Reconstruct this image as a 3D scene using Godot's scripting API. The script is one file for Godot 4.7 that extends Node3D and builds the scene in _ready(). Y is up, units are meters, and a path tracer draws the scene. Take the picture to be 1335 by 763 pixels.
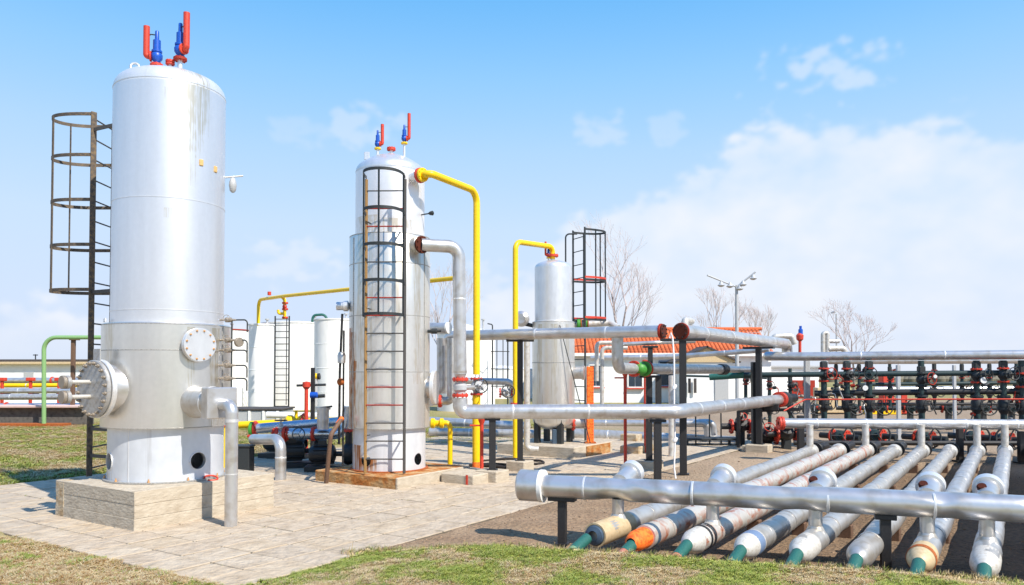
extends Node3D
# A gas treatment yard: two tall insulated separators on plinths, pipe racks, valve manifolds, storage tanks and sheds behind.
# Site grid: E1 runs right and towards the viewer, E2 runs right and away; K is the near corner of the slab pavement.
const E1 := Vector3(0.834, 0, 0.552)
const E2 := Vector3(0.552, 0, -0.834)
const K := Vector3(-2.49, 0, -6.9)
const UP := Vector3.UP
var M := {}
var names := {}
var rng := RandomNumberGenerator.new()

func site(a: float, b: float, y := 0.0) -> Vector3:
	return K + E1 * a + E2 * b + UP * y

# ---------------------------------------------------------------- mesh builder
class MB:
	var v := PackedVector3Array()
	var n := PackedVector3Array()
	var t := PackedVector2Array()
	var ix := PackedInt32Array()
	var col := PackedColorArray()
	func vert(p: Vector3, nn: Vector3, uv := Vector2.ZERO) -> int:
		v.append(p); n.append(nn); t.append(uv)
		return v.size() - 1
	func tri(a: int, b: int, c: int) -> void:
		if (v[b] - v[a]).cross(v[c] - v[a]).dot(n[a] + n[b] + n[c]) > 0.0:
			ix.append(a); ix.append(c); ix.append(b)
		else:
			ix.append(a); ix.append(b); ix.append(c)
	func quad(a: int, b: int, c: int, d: int) -> void:
		tri(a, b, c); tri(a, c, d)
	func face(pts: Array, nn: Vector3) -> void:
		var s := v.size()
		for p in pts: vert(p, nn, Vector2(p.x + p.z, p.y))
		for k in range(1, pts.size() - 1): tri(s, s + k, s + k + 1)
	func frames(path: Array) -> Array:
		var out := []
		var m := path.size()
		var side := Vector3.ZERO
		for k in m:
			var d: Vector3 = (path[mini(k + 1, m - 1)] - path[maxi(k - 1, 0)])
			d = d.normalized()
			if k == 0:
				side = d.cross(Vector3.UP)
				if side.length() < 0.05: side = d.cross(Vector3.RIGHT)
			side = (side - d * side.dot(d)).normalized()
			out.append([side, d.cross(side).normalized(), d])
		return out
	func sweep(path: Array, rad, sides := 16, caps := true, noise: FastNoiseLite = null, amp := 0.0) -> MB:
		var fr := frames(path)
		var s := v.size()
		var far := 0.0
		var each := rad is Array
		for k in path.size():
			if k > 0: far += path[k].distance_to(path[k - 1])
			var r: float = rad[k] if each else rad
			for j in sides + 1:
				var w := TAU * j / sides
				var o: Vector3 = fr[k][0] * cos(w) + fr[k][1] * sin(w)
				var rr := r
				if noise: rr += amp * minf(0.0, noise.get_noise_3d(path[k].x * 3.0 + o.x * 0.5, o.y * 0.6, path[k].z * 3.0 + o.z * 0.5) + 0.12)
				vert(path[k] + o * rr, o, Vector2(float(j) / sides, far))
		for k in path.size() - 1:
			for j in sides:
				var q := s + k * (sides + 1) + j
				quad(q, q + 1, q + sides + 2, q + sides + 1)
		if noise: smooth(s, sides, path.size())
		if caps:
			for e in [0, path.size() - 1]:
				var d: Vector3 = fr[e][2] * (-1.0 if e == 0 else 1.0)
				var pts := []
				for j in sides: pts.append(v[s + e * (sides + 1) + j])
				face(pts, d)
		return self
	func smooth(s: int, sides: int, rings: int) -> void:
		for k in rings:
			for j in sides + 1:
				var q := s + k * (sides + 1)
				var a := v[s + mini(k + 1, rings - 1) * (sides + 1) + j] - v[s + maxi(k - 1, 0) * (sides + 1) + j]
				var b := v[q + (j + 1) % sides] - v[q + (j - 1 + sides) % sides]
				var g := a.cross(b).normalized()
				n[q + j] = g if g.dot(n[q + j]) > 0.0 else -g
	func lathe(prof: Array, sides := 32, xf := Transform3D.IDENTITY) -> MB:
		var m := prof.size()
		var total := 0.0
		for k in m - 1: total += prof[k].distance_to(prof[k + 1])
		var sn := []
		for k in m - 1:
			var d: Vector2 = (prof[k + 1] - prof[k]).normalized()
			sn.append(Vector2(d.y, -d.x))
		var far := 0.0
		for k in m - 1:
			var n0: Vector2 = sn[k]
			var n1: Vector2 = sn[k]
			if k > 0 and sn[k - 1].dot(sn[k]) > 0.8: n0 = (sn[k - 1] + sn[k]).normalized()
			if k < m - 2 and sn[k + 1].dot(sn[k]) > 0.8: n1 = (sn[k + 1] + sn[k]).normalized()
			var s := v.size()
			var step: float = prof[k].distance_to(prof[k + 1])
			for e in 2:
				var p: Vector2 = prof[k + e]
				var nn: Vector2 = n1 if e else n0
				for j in sides + 1:
					var w := TAU * j / sides
					vert(xf * Vector3(p.x * sin(w), p.y, p.x * cos(w)), (xf.basis * Vector3(nn.x * sin(w), nn.y, nn.x * cos(w))).normalized(), Vector2(float(j) / sides, 1.0 - (far + step * e) / maxf(total, 1e-5)))
			for j in sides: quad(s + j, s + j + 1, s + sides + 2 + j, s + sides + 1 + j)
			far += step
		return self
	func box(c: Vector3, size: Vector3, bv := 0.0, bs := Basis.IDENTITY) -> MB:
		var h := size * 0.5
		var b := minf(bv, minf(h.x, minf(h.y, h.z)) * 0.9)
		var ax := [Vector3(1, 0, 0), Vector3(0, 1, 0), Vector3(0, 0, 1)]
		for i in 3:
			for s in [-1.0, 1.0]:
				var x: Vector3 = ax[(i + 1) % 3]
				var y: Vector3 = ax[(i + 2) % 3]
				var pts := []
				for q in [[-1, -1], [1, -1], [1, 1], [-1, 1]]:
					pts.append(c + bs * (ax[i] * s * h[i] + x * q[0] * (h[(i + 1) % 3] - b) + y * q[1] * (h[(i + 2) % 3] - b)))
				face(pts, bs * (ax[i] * s))
		if b <= 0.0: return self
		for i in 3:
			var j := (i + 1) % 3
			var l := (i + 2) % 3
			for s in [-1.0, 1.0]:
				for r in [-1.0, 1.0]:
					var pts := []
					for q in [[0, -1], [0, 1], [1, 1], [1, -1]]:
						pts.append(c + bs * (ax[i] * s * (h[i] - b * q[0]) + ax[j] * r * (h[j] - b * (1 - q[0])) + ax[l] * q[1] * (h[l] - b)))
					face(pts, (bs * (ax[i] * s + ax[j] * r)).normalized())
		for x in [-1.0, 1.0]:
			for y in [-1.0, 1.0]:
				for z in [-1.0, 1.0]:
					face([c + bs * Vector3(x * h.x, y * (h.y - b), z * (h.z - b)), c + bs * Vector3(x * (h.x - b), y * h.y, z * (h.z - b)), c + bs * Vector3(x * (h.x - b), y * (h.y - b), z * h.z)], (bs * Vector3(x, y, z)).normalized())
		return self
	func beam(a: Vector3, b: Vector3, w: float, h: float, bv := 0.0) -> MB:
		var d := (b - a).normalized()
		var s := d.cross(Vector3.UP)
		if s.length() < 0.05: s = Vector3(0.834, 0, 0.552)
		s = s.normalized()
		return box((a + b) * 0.5, Vector3(w, h, a.distance_to(b)), bv, Basis(s, d.cross(s), -d))
	func mesh() -> ArrayMesh:
		var arr := []
		arr.resize(Mesh.ARRAY_MAX)
		arr[Mesh.ARRAY_VERTEX] = v
		arr[Mesh.ARRAY_NORMAL] = n
		arr[Mesh.ARRAY_TEX_UV] = t
		arr[Mesh.ARRAY_INDEX] = ix
		if col.size() == v.size(): arr[Mesh.ARRAY_COLOR] = col
		var m := ArrayMesh.new()
		m.add_surface_from_arrays(Mesh.PRIMITIVE_TRIANGLES, arr)
		return m

func rounded(pts: Array, rad: float, seg := 7) -> Array:
	var out := [pts[0]]
	for k in range(1, pts.size() - 1):
		var p: Vector3 = pts[k]
		var a: Vector3 = pts[k - 1] - p
		var b: Vector3 = pts[k + 1] - p
		var half := a.angle_to(b) * 0.5
		var cut := minf(rad / tan(half), minf(a.length(), b.length()) * 0.49)
		var r := cut * tan(half)
		a = a.normalized(); b = b.normalized()
		var c := p + (a + b).normalized() * (r / sin(half))
		var s0 := p + a * cut - c
		var s1 := p + b * cut - c
		for j in seg + 1: out.append(c + s0.slerp(s1, float(j) / seg))
	out.append(pts[-1])
	return out

func along(p: Vector3, dir: Vector3) -> Transform3D:
	var y := dir.normalized()
	var x := y.cross(Vector3.UP)
	if x.length() < 0.05: x = Vector3.RIGHT
	x = x.normalized()
	return Transform3D(Basis(x, y, x.cross(y)), p)

func circle(c: Vector3, nrm: Vector3, r: float, seg := 24, from := 0.0, to := TAU) -> Array:
	var xf := along(c, nrm)
	var out := []
	for k in seg + 1:
		var w := lerpf(from, to, float(k) / seg)
		out.append(xf * Vector3(r * cos(w), 0, r * sin(w)))
	return out

# ---------------------------------------------------------------- naming
func thing(called: String, label: String, category: String, at: Vector3, group := "") -> Node3D:
	var o := Node3D.new()
	tag(o, called, label, category, group)
	add_child(o)
	o.position = at
	return o

func tag(o: Node3D, called: String, label: String, category: String, group := "") -> void:
	var k: int = names.get(called, 0)
	names[called] = k + 1
	o.name = called if k == 0 else "%s_%03d" % [called, k]
	o.set_meta("label", label)
	o.set_meta("category", category)
	if group: o.set_meta("group", group)

func part(parent: Node3D, called: String, mb: MB, mat: Material) -> MeshInstance3D:
	return piece(parent, called, mb.mesh(), mat)

func piece(parent: Node3D, called: String, mesh: Mesh, mat: Material, xf := Transform3D.IDENTITY) -> MeshInstance3D:
	var o := MeshInstance3D.new()
	o.name = called
	o.mesh = mesh
	o.material_override = mat
	parent.add_child(o, true)
	o.transform = (parent.transform.affine_inverse() if parent.get_parent() == self else Transform3D.IDENTITY) * xf
	return o

func solo(called: String, mb: MB, mat: Material, label: String, category: String, group := "") -> MeshInstance3D:
	var o := MeshInstance3D.new()
	tag(o, called, label, category, group)
	o.mesh = mb.mesh()
	o.material_override = mat
	add_child(o)
	return o

func structure(called: String, mb: MB, mat: Material) -> MeshInstance3D:
	var o := MeshInstance3D.new()
	o.name = called
	o.mesh = mb.mesh()
	o.material_override = mat
	o.set_meta("kind", "structure")
	add_child(o)
	return o

# ---------------------------------------------------------------- textures and materials
func noise(sd: int, freq: float, oct := 4, kind := FastNoiseLite.TYPE_SIMPLEX_SMOOTH) -> FastNoiseLite:
	var f := FastNoiseLite.new()
	f.seed = sd
	f.noise_type = kind
	f.frequency = freq
	f.fractal_octaves = oct
	return f

func ramp_image(sd: int, freq: float, stops: Array, size := 512, oct := 5) -> Image:
	var src := noise(sd, freq, oct).get_seamless_image(size, size)
	src.convert(Image.FORMAT_L8)
	var g := src.get_data()
	var lut := []
	for k in 256:
		var f := k / 255.0
		var c: Color = stops[0][1]
		for s in stops.size() - 1:
			if f >= stops[s][0]:
				c = stops[s][1].lerp(stops[s + 1][1], clampf((f - stops[s][0]) / (stops[s + 1][0] - stops[s][0]), 0, 1))
		lut.append([int(c.r * 255), int(c.g * 255), int(c.b * 255)])
	var out := PackedByteArray()
	out.resize(size * size * 3)
	for k in size * size:
		var c: Array = lut[g[k]]
		out[k * 3] = c[0]
		out[k * 3 + 1] = c[1]
		out[k * 3 + 2] = c[2]
	return Image.create_from_data(size, size, false, Image.FORMAT_RGB8, out)

func tex(img: Image) -> ImageTexture:
	return ImageTexture.create_from_image(img)

func bump(sd: int, freq: float, strength: float, size := 512) -> ImageTexture:
	var src := noise(sd, freq, 5).get_seamless_image(size, size)
	src.convert(Image.FORMAT_RGBA8)
	src.bump_map_to_normal_map(strength)
	return tex(src)

func mat(c: Color, rough := 0.6, metal := 0.0, grain: Texture2D = null, scale := Vector3.ONE, nrm: Texture2D = null, depth := 0.5) -> StandardMaterial3D:
	var m := StandardMaterial3D.new()
	m.albedo_color = c
	m.roughness = rough
	m.metallic = metal
	if grain: m.albedo_texture = grain
	if nrm:
		m.normal_enabled = true
		m.normal_texture = nrm
		m.normal_scale = depth
	if grain or nrm:
		m.uv1_triplanar = true
		m.uv1_world_triplanar = true
		m.uv1_scale = scale
	return m

func grey(x: float) -> Color:
	return Color(x, x, x)

func skin(sd: int, w: int, h: int, base: Color, vary: float, marks: Array) -> ImageTexture:
	# a painted metal skin with its own weathering: marks are [u, v, width, length, colour, strength], measured in shares of the sheet
	var img := Image.create(w, h, false, Image.FORMAT_RGB8)
	var fn := noise(sd, 0.012, 4)
	var fine := noise(sd + 1, 0.05, 3)
	for y in h:
		for x in w:
			var f := 1.0 + vary * (fn.get_noise_2d(x * 2.2, y * 0.2) * 0.8 + fine.get_noise_2d(x, y * 0.6) * 0.4)
			img.set_pixel(x, y, Color(base.r * f, base.g * f, base.b * f).clamp())
	for m in marks:
		var cx: float = m[0] * w
		var cy: float = m[1] * h
		var hw: float = m[2] * w * 0.5
		var len: float = m[3] * h
		for y in range(maxi(0, int(cy)), mini(h, int(cy + len))):
			var fall: float = 1.0 - (y - cy) / len
			for x in range(int(cx - hw), int(cx + hw)):
				var side: float = 1.0 - absf(x - cx) / hw
				var q := fn.get_noise_2d(x * 16.0 + 40.0, y * 0.25) * 0.9 + fine.get_noise_2d(x * 1.2, y * 0.25 + 90.0) * 0.45
				var s: float = clampf((q + 0.75 * minf(1.0, side * 2.0) * (0.35 + 0.65 * fall) - 0.28) * 2.2, 0.0, 1.0) * m[5]
				if s > 0.0:
					var xx := posmod(x, w)
					img.set_pixel(xx, y, img.get_pixel(xx, y).lerp(m[4], s))
	return tex(img)

func uvmat(t: Texture2D, rough: float, metal: float) -> StandardMaterial3D:
	var m := StandardMaterial3D.new()
	m.albedo_texture = t
	m.roughness = rough
	m.metallic = metal
	return m

func materials() -> void:
	var mott := tex(ramp_image(3, 0.012, [[0.0, grey(0.91)], [0.45, grey(0.965)], [1.0, grey(1.0)]]))
	var dirt := tex(ramp_image(5, 0.015, [[0.0, Color(0.80, 0.76, 0.70)], [0.36, Color(0.93, 0.915, 0.89)], [0.55, grey(0.98)], [1.0, grey(1.0)]]))
	var worn := tex(ramp_image(7, 0.02, [[0.0, grey(0.66)], [0.4, grey(0.88)], [1.0, grey(1.0)]]))
	var rusty := tex(ramp_image(9, 0.018, [[0.0, Color(0.36, 0.17, 0.07)], [0.35, Color(0.55, 0.27, 0.10)], [0.6, Color(0.72, 0.40, 0.17)], [1.0, Color(0.42, 0.24, 0.14)]]))
	var rustblack := tex(ramp_image(11, 0.02, [[0.0, Color(0.30, 0.27, 0.25)], [0.5, Color(0.38, 0.34, 0.30)], [0.66, Color(0.47, 0.40, 0.31)], [1.0, Color(0.56, 0.46, 0.32)]]))
	var dent := bump(21, 0.006, 14.0)
	var rough := bump(22, 0.05, 6.0)
	M.clad = mat(Color(0.82, 0.82, 0.825), 0.34, 0.7, dirt, Vector3(0.5, 0.5, 0.5), dent, 0.08)
	M.clad_old = mat(Color(0.79, 0.78, 0.765), 0.40, 0.6, dirt, Vector3(0.8, 0.8, 0.8), dent, 0.12)
	var patchy := tex(ramp_image(13, 0.011, [[0.0, Color(0.90, 0.88, 0.85)], [0.60, Color(0.97, 0.96, 0.95)], [0.66, Color(0.90, 0.66, 0.55)], [0.76, Color(0.86, 0.52, 0.40)], [1.0, Color(0.80, 0.45, 0.32)]]))
	M.pipe_patchy = mat(Color(0.82, 0.81, 0.79), 0.45, 0.35, patchy, Vector3(0.7, 0.7, 0.7), dent, 0.12)
	M.pipe_white = mat(Color(0.83, 0.82, 0.80), 0.42, 0.35, dirt, Vector3(0.8, 0.8, 0.8), dent, 0.08)
	M.silver = mat(Color(0.90, 0.905, 0.915), 0.36, 0.6, mott, Vector3(1.2, 0.4, 1.2))
	M.seam = mat(Color(0.74, 0.73, 0.71), 0.5, 0.4, worn, Vector3(3, 3, 3))
	M.band = mat(Color(0.9, 0.9, 0.9), 0.4, 0.5, mott, Vector3(3, 3, 3))
	M.yellow = mat(Color(0.97, 0.80, 0.05), 0.38, 0.0, mott, Vector3(2, 2, 2))
	M.red = mat(Color(0.87, 0.27, 0.18), 0.55, 0.0, worn, Vector3(3, 3, 3))
	M.red_rust = mat(Color(0.95, 0.45, 0.33), 0.7, 0.0, rusty, Vector3(5, 5, 5))
	M.blue = mat(Color(0.10, 0.36, 0.80), 0.4, 0.0, worn, Vector3(4, 4, 4))
	M.green = mat(Color(0.28, 0.62, 0.22), 0.5, 0.0, worn, Vector3(4, 4, 4))
	M.green_pipe = mat(Color(0.52, 0.68, 0.45), 0.5, 0.0, mott, Vector3(4, 4, 4))
	M.teal = mat(Color(0.16, 0.42, 0.38), 0.55, 0.0, worn, Vector3(5, 5, 5))
	M.mint = mat(Color(0.46, 0.68, 0.57), 0.6, 0.0, worn, Vector3(5, 5, 5))
	M.black = mat(Color(0.17, 0.17, 0.18), 0.5, 0.0, worn, Vector3(4, 4, 4))
	M.dark = mat(Color(0.20, 0.22, 0.23), 0.55, 0.1, worn, Vector3(4, 4, 4))
	M.darkgreen = mat(Color(0.15, 0.25, 0.26), 0.5, 0.05, worn, Vector3(3, 3, 3))
	M.ladder = mat(grey(1.0), 0.7, 0.1, rustblack, Vector3(1.6, 1.6, 1.6))
	M.ladder_grey = mat(Color(0.35, 0.34, 0.33), 0.6, 0.2, worn, Vector3(4, 4, 4))
	M.ladder_ochre = mat(Color(0.62, 0.48, 0.28), 0.7, 0.0, worn, Vector3(4, 4, 4))
	M.rust = mat(grey(1.0), 0.85, 0.0, rusty, Vector3(3, 3, 3), rough, 0.4)
	M.rust_face = mat(Color(0.50, 0.36, 0.32), 0.9, 0.0, rusty, Vector3(9, 9, 9), rough, 0.5)
	M.orange = mat(Color(1.0, 0.50, 0.16), 0.7, 0.0, mat_orange(), Vector3(4, 4, 4))
	M.brown = mat(Color(0.47, 0.36, 0.29), 0.7, 0.0, worn, Vector3(3, 3, 3))
	M.bolt = mat(Color(0.64, 0.60, 0.55), 0.5, 0.5, dirt, Vector3(9, 9, 9))
	M.bolt_rust = mat(Color(0.80, 0.62, 0.42), 0.7, 0.1, dirt, Vector3(9, 9, 9))
	M.cover = mat(Color(0.70, 0.70, 0.70), 0.5, 0.4, dirt, Vector3(2, 2, 2))
	M.grey_paint = mat(Color(0.72, 0.73, 0.74), 0.5, 0.1, mott, Vector3(2, 2, 2))
	M.white = mat(Color(0.93, 0.93, 0.92), 0.55, 0.0, mott, Vector3(1, 1, 1))
	M.tank_white = mat(Color(0.95, 0.95, 0.95), 0.5, 0.0, mott, Vector3(0.5, 0.12, 0.5))
	M.tank_cream = mat(Color(0.94, 0.935, 0.92), 0.55, 0.0, mott, Vector3(0.5, 0.12, 0.5))
	M.glass = mat(Color(0.20, 0.25, 0.30), 0.08, 0.0)
	M.gauge_glass = mat(Color(0.75, 0.80, 0.85), 0.1, 0.0)
	M.wall_white = mat(Color(0.94, 0.945, 0.95), 0.85, 0.0, mott, Vector3(0.2, 0.2, 0.2))
	M.roof_tile = mat(Color(0.88, 0.45, 0.24), 0.8, 0.0, worn, Vector3(0.8, 0.8, 0.8))
	M.roof_dark = mat(Color(0.32, 0.30, 0.29), 0.9, 0.0, worn, Vector3(1, 1, 1))
	M.bark = mat(Color(0.62, 0.56, 0.53), 0.9, 0.0, worn, Vector3(2, 2, 2))
	M.dark_blue = mat(Color(0.30, 0.38, 0.46), 0.5, 0.1, worn, Vector3(4, 4, 4))
	M.wrap_blue = mat(Color(0.46, 0.55, 0.68), 0.5, 0.1, mott, Vector3(4, 4, 4))
	M.white_end = mat(Color(0.81, 0.80, 0.775), 0.5, 0.1, dirt, Vector3(3, 3, 3))
	M.tan_end = mat(Color(0.82, 0.73, 0.58), 0.55, 0.1, dirt, Vector3(2, 2, 2))
	M.red_mint = mat(Color(0.78, 0.50, 0.42), 0.7, 0.0, worn, Vector3(6, 6, 6))
	M.mirror = mat(Color(0.80, 0.83, 0.86), 0.24, 0.8, mott, Vector3(1, 1, 1), dent, 0.2)
	M.soot = mat(Color(0.42, 0.40, 0.38), 0.95, 0.0, worn, Vector3(0.5, 0.5, 0.5))
	M.pink_coping = mat(Color(0.82, 0.72, 0.70), 0.8, 0.0, mott, Vector3(0.5, 0.5, 0.5))
	M.twig = mat(Color(0.78, 0.73, 0.72), 0.9)
	M.hedge = mat(Color(0.50, 0.48, 0.42), 1.0, 0.0, worn, Vector3(0.4, 0.4, 0.4))
	M.straw = mat(Color(0.78, 0.68, 0.47), 0.9)
	M.tan_rust = mat(Color(0.86, 0.72, 0.48), 0.8, 0.0, dirt, Vector3(9, 9, 9))
	M.rope = mat(Color(0.92, 0.92, 0.93), 0.8)
	M.rubber = mat(Color(0.19, 0.16, 0.14), 0.8, 0.0, worn, Vector3(5, 5, 5))
	var conc := tex(ramp_image(31, 0.02, [[0.0, Color(0.63, 0.585, 0.525)], [0.3, Color(0.70, 0.66, 0.605)], [0.65, Color(0.74, 0.705, 0.655)], [1.0, Color(0.78, 0.75, 0.70)]], 512, 6))
	var conc2 := tex(ramp_image(33, 0.02, [[0.0, Color(0.58, 0.46, 0.32)], [0.32, Color(0.68, 0.60, 0.49)], [0.55, Color(0.72, 0.68, 0.61)], [1.0, Color(0.77, 0.74, 0.69)]], 512, 6))
	var conc3 := tex(ramp_image(35, 0.02, [[0.0, Color(0.56, 0.30, 0.12)], [0.4, Color(0.68, 0.45, 0.22)], [0.62, Color(0.70, 0.58, 0.42)], [1.0, Color(0.74, 0.68, 0.59)]], 512, 6))
	M.concrete = mat(Color(1.0, 0.985, 0.95), 0.92, 0.0, conc, Vector3(0.55, 0.9, 0.55), rough, 0.6)
	M.concrete_stain = mat(Color(1.0, 0.98, 0.94), 0.92, 0.0, conc2, Vector3(0.6, 0.6, 0.6), rough, 0.6)
	M.concrete_rust = mat(Color(1.0, 0.95, 0.88), 0.92, 0.0, conc3, Vector3(0.35, 0.35, 0.35), rough, 0.8)
	M.slabs = []
	for c in [Color(1.0, 0.965, 0.915), Color(0.975, 0.935, 0.885), Color(0.99, 0.945, 0.88), Color(1.0, 0.955, 0.89), Color(0.96, 0.925, 0.88)]:
		M.slabs.append(mat(c, 0.93, 0.0, conc, Vector3(0.33, 0.33, 0.33), rough, 0.6))
	M.joint = mat(Color(0.42, 0.38, 0.31), 1.0, 0.0, worn, Vector3(2, 2, 2))
	var soil := tex(ramp_image(41, 0.03, [[0.0, grey(0.72)], [0.35, grey(0.88)], [0.6, grey(0.96)], [1.0, grey(1.0)]], 512, 6))
	M.ground = mat(Color.WHITE, 1.0, 0.0, soil, Vector3(0.7, 0.7, 0.7), bump(43, 0.04, 10.0), 1.0)
	M.ground.vertex_color_use_as_albedo = true
	M.blade = mat(Color.WHITE, 0.9)
	M.blade.vertex_color_use_as_albedo = true
	M.blade.cull_mode = BaseMaterial3D.CULL_DISABLED
	M.blade.backlight_enabled = true
	M.blade.backlight = Color(0.25, 0.27, 0.1)

func mat_orange() -> ImageTexture:
	return tex(ramp_image(51, 0.02, [[0.0, Color(0.65, 0.35, 0.2)], [0.4, Color(0.95, 0.8, 0.7)], [0.6, Color(1, 1, 1)], [1.0, Color(1, 0.95, 0.8)]], 256))

# ---------------------------------------------------------------- scene
func _ready() -> void:
	rng.seed = 11
	var cam := Camera3D.new()
	cam.name = "camera"
	cam.projection = Camera3D.PROJECTION_FRUSTUM
	cam.near = 0.1
	cam.far = 2000.0
	cam.size = 0.0763
	cam.frustum_offset = Vector2(0, 0.00791)
	cam.position = Vector3(0, 2, 0)
	cam.rotation_degrees = Vector3(1.4, 0, 0)
	add_child(cam)
	cam.current = true
	var env := Environment.new()
	env.background_mode = Environment.BG_SKY
	env.sky = Sky.new()
	env.sky.sky_material = PanoramaSkyMaterial.new()
	env.sky.sky_material.panorama = sky_picture()
	env.tonemap_mode = Environment.TONE_MAPPER_LINEAR
	env.tonemap_exposure = 1.28
	env.sdfgi_enabled = true
	env.ssao_enabled = true
	env.ssil_enabled = true
	var we := WorldEnvironment.new()
	we.name = "world_environment"
	we.environment = env
	add_child(we)
	var sun := DirectionalLight3D.new()
	sun.name = "sun"
	sun.light_energy = 1.6
	sun.light_color = Color(1.0, 0.965, 0.91)
	sun.light_angular_distance = 0.53
	sun.shadow_enabled = true
	add_child(sun)
	sun.look_at_from_position(Vector3.ZERO, -Vector3(0.488, 0.723, 0.488), UP)   # stands 46 degrees high, behind the viewer's right shoulder
	materials()
	ground()
	pavement()
	plinths()
	vessel_one()
	vessel_two()
	vessel_three()
	ladders()
	front_pipes()
	rack_pipes()
	yellow_pipes()
	manifold()
	pump_yard()
	far_tanks()
	sheds()
	poles_and_trees()
	grass()

func sky_picture() -> ImageTexture:
	var w := 2048
	var h := 1024
	var data := PackedFloat32Array()
	data.resize(w * h * 3)
	var stops := [[0.0, Color(0.78, 0.825, 0.90)], [5.0, Color(0.765, 0.83, 0.92)], [10.5, Color(0.735, 0.825, 0.925)], [16.0, Color(0.65, 0.79, 0.93)], [21.0, Color(0.54, 0.745, 0.93)], [26.0, Color(0.42, 0.685, 0.91)], [50.0, Color(0.30, 0.56, 0.84)], [90.0, Color(0.24, 0.47, 0.78)]]
	# the upper edge of the cloud bank all round: azimuth from straight ahead, height above the horizon
	var edge := [[-180.0, 13.0], [-150.0, 9.0], [-110.0, 4.0], [-60.0, 5.0], [-34.0, 4.0], [-20.0, 3.0], [-6.0, 3.5], [1.0, 7.5], [4.5, 11.2], [10.0, 13.3], [14.5, 15.0], [17.5, 17.0], [21.0, 17.2], [28.0, 16.2], [34.0, 15.2], [60.0, 12.0], [85.0, 5.0], [125.0, 4.0], [150.0, 10.0], [180.0, 13.0]]
	# small loose clouds: azimuth, height, half width, half height, strength
	var puffs := [[22.5, 19.8, 4.6, 1.9, 0.42], [-10.7, 17.4, 2.7, 1.5, 0.32], [-15.2, 16.9, 2.4, 1.2, 0.16], [-16.5, 7.9, 4.6, 1.7, 0.36], [6.7, 17.7, 1.9, 1.2, 0.28], [11.4, 17.2, 1.7, 1.1, 0.2], [-1.5, 6.5, 4.0, 1.5, 0.3], [-58.0, 15.0, 6.0, 2.2, 0.4], [-95.0, 22.0, 7.0, 2.6, 0.4], [75.0, 21.0, 6.0, 2.4, 0.4], [110.0, 17.0, 8.0, 2.8, 0.4], [-130.0, 26.0, 6.0, 2.5, 0.4], [165.0, 24.0, 8.0, 3.0, 0.4]]
	var big := noise(61, 1.0, 5)
	var small := noise(63, 1.0, 4)
	var cloud := Vector3(0.72, 0.74, 0.79)
	for y in h:
		var el := 90.0 - (y + 0.5) / h * 180.0
		var base: Color = stops[0][1]
		for s in stops.size() - 1:
			if el >= stops[s][0]: base = stops[s][1].lerp(stops[s + 1][1], clampf((el - stops[s][0]) / (stops[s + 1][0] - stops[s][0]), 0, 1))
		base = base.srgb_to_linear() * 0.95
		var eye_y := sin(deg_to_rad(el))
		var flat := cos(deg_to_rad(el))
		for x in w:
			var az := (x + 0.5) / w * 360.0
			if az > 180.0: az -= 360.0
			var q := (y * w + x) * 3
			var f := 0.0
			if el > -2.0 and el < 40.0:
				var k := 0
				while k < edge.size() - 2 and az > edge[k + 1][0]: k += 1
				var top: float = lerpf(edge[k][1], edge[k + 1][1], smoothstep(edge[k][0], edge[k + 1][0], az))
				var ar := deg_to_rad(az)
				var d := Vector3(sin(ar) * flat, eye_y * 1.5, cos(ar) * flat)
				var nz := big.get_noise_3d(d.x * 7.0, d.y * 7.0, d.z * 7.0)
				var n2 := small.get_noise_3d(d.x * 26.0, d.y * 30.0, d.z * 26.0)
				f = smoothstep(-0.5, 1.3, top - el + nz * 1.7 + n2 * 1.5) * (0.60 + 0.5 * nz + 0.10 * n2) * smoothstep(-2.0, 7.0, el + 0.4 * top)
				for p in puffs:
					var dx: float = (az - p[0]) / p[2]
					var dy: float = (el - p[1]) / p[3]
					var rr := dx * dx + dy * dy
					if rr < 3.0: f = maxf(f, p[4] * smoothstep(1.1, 0.0, rr - nz * 1.2 - n2 * 1.9))
				f = clampf(f, 0.0, 0.88)
			data[q] = lerpf(base.r, cloud.x, f)
			data[q + 1] = lerpf(base.g, cloud.y, f)
			data[q + 2] = lerpf(base.b, cloud.z, f)
	return tex(Image.create_from_data(w, h, false, Image.FORMAT_RGBF, data.to_byte_array()))

# distance in front of the crest of the grassy bank (positive on the viewer's side)
func before_crest(x: float, d: float) -> float:
	return (x - 0.55) * -0.29 + (d - 7.62) * -0.957

func land(x: float, d: float) -> float:
	var s := before_crest(x, d)
	var h := 0.245 * smoothstep(-0.42, 0.14, s) * smoothstep(-2.6, 0.2, x + 0.5 * (7.9 - d))
	# the pipes on the right cross a shallow trench
	var g := Vector3(x, 0, -d) - K
	var ga := g.dot(E1)
	h -= 0.26 * smoothstep(2.7, 4.3, ga) * smoothstep(9.0, 7.4, ga) * smoothstep(16.2, 14.6, g.dot(E2)) * smoothstep(-0.12, -0.6, s)
	# soil and turf have crept up against the pavement's edge
	var p := Vector3(x, 0, -d) - K
	var off := maxf(p.dot(E1), -p.dot(E2))
	h = maxf(h, (0.046 + 0.035 * wob.get_noise_2d(x * 3.0 + 9.0, d * 3.0)) * smoothstep(1.6, 0.5, off) * smoothstep(-0.28, 0.04, off))
	return h + 0.012 * wob.get_noise_2d(x * 2.0, d * 2.0) * smoothstep(40.0, 15.0, d)

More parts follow.
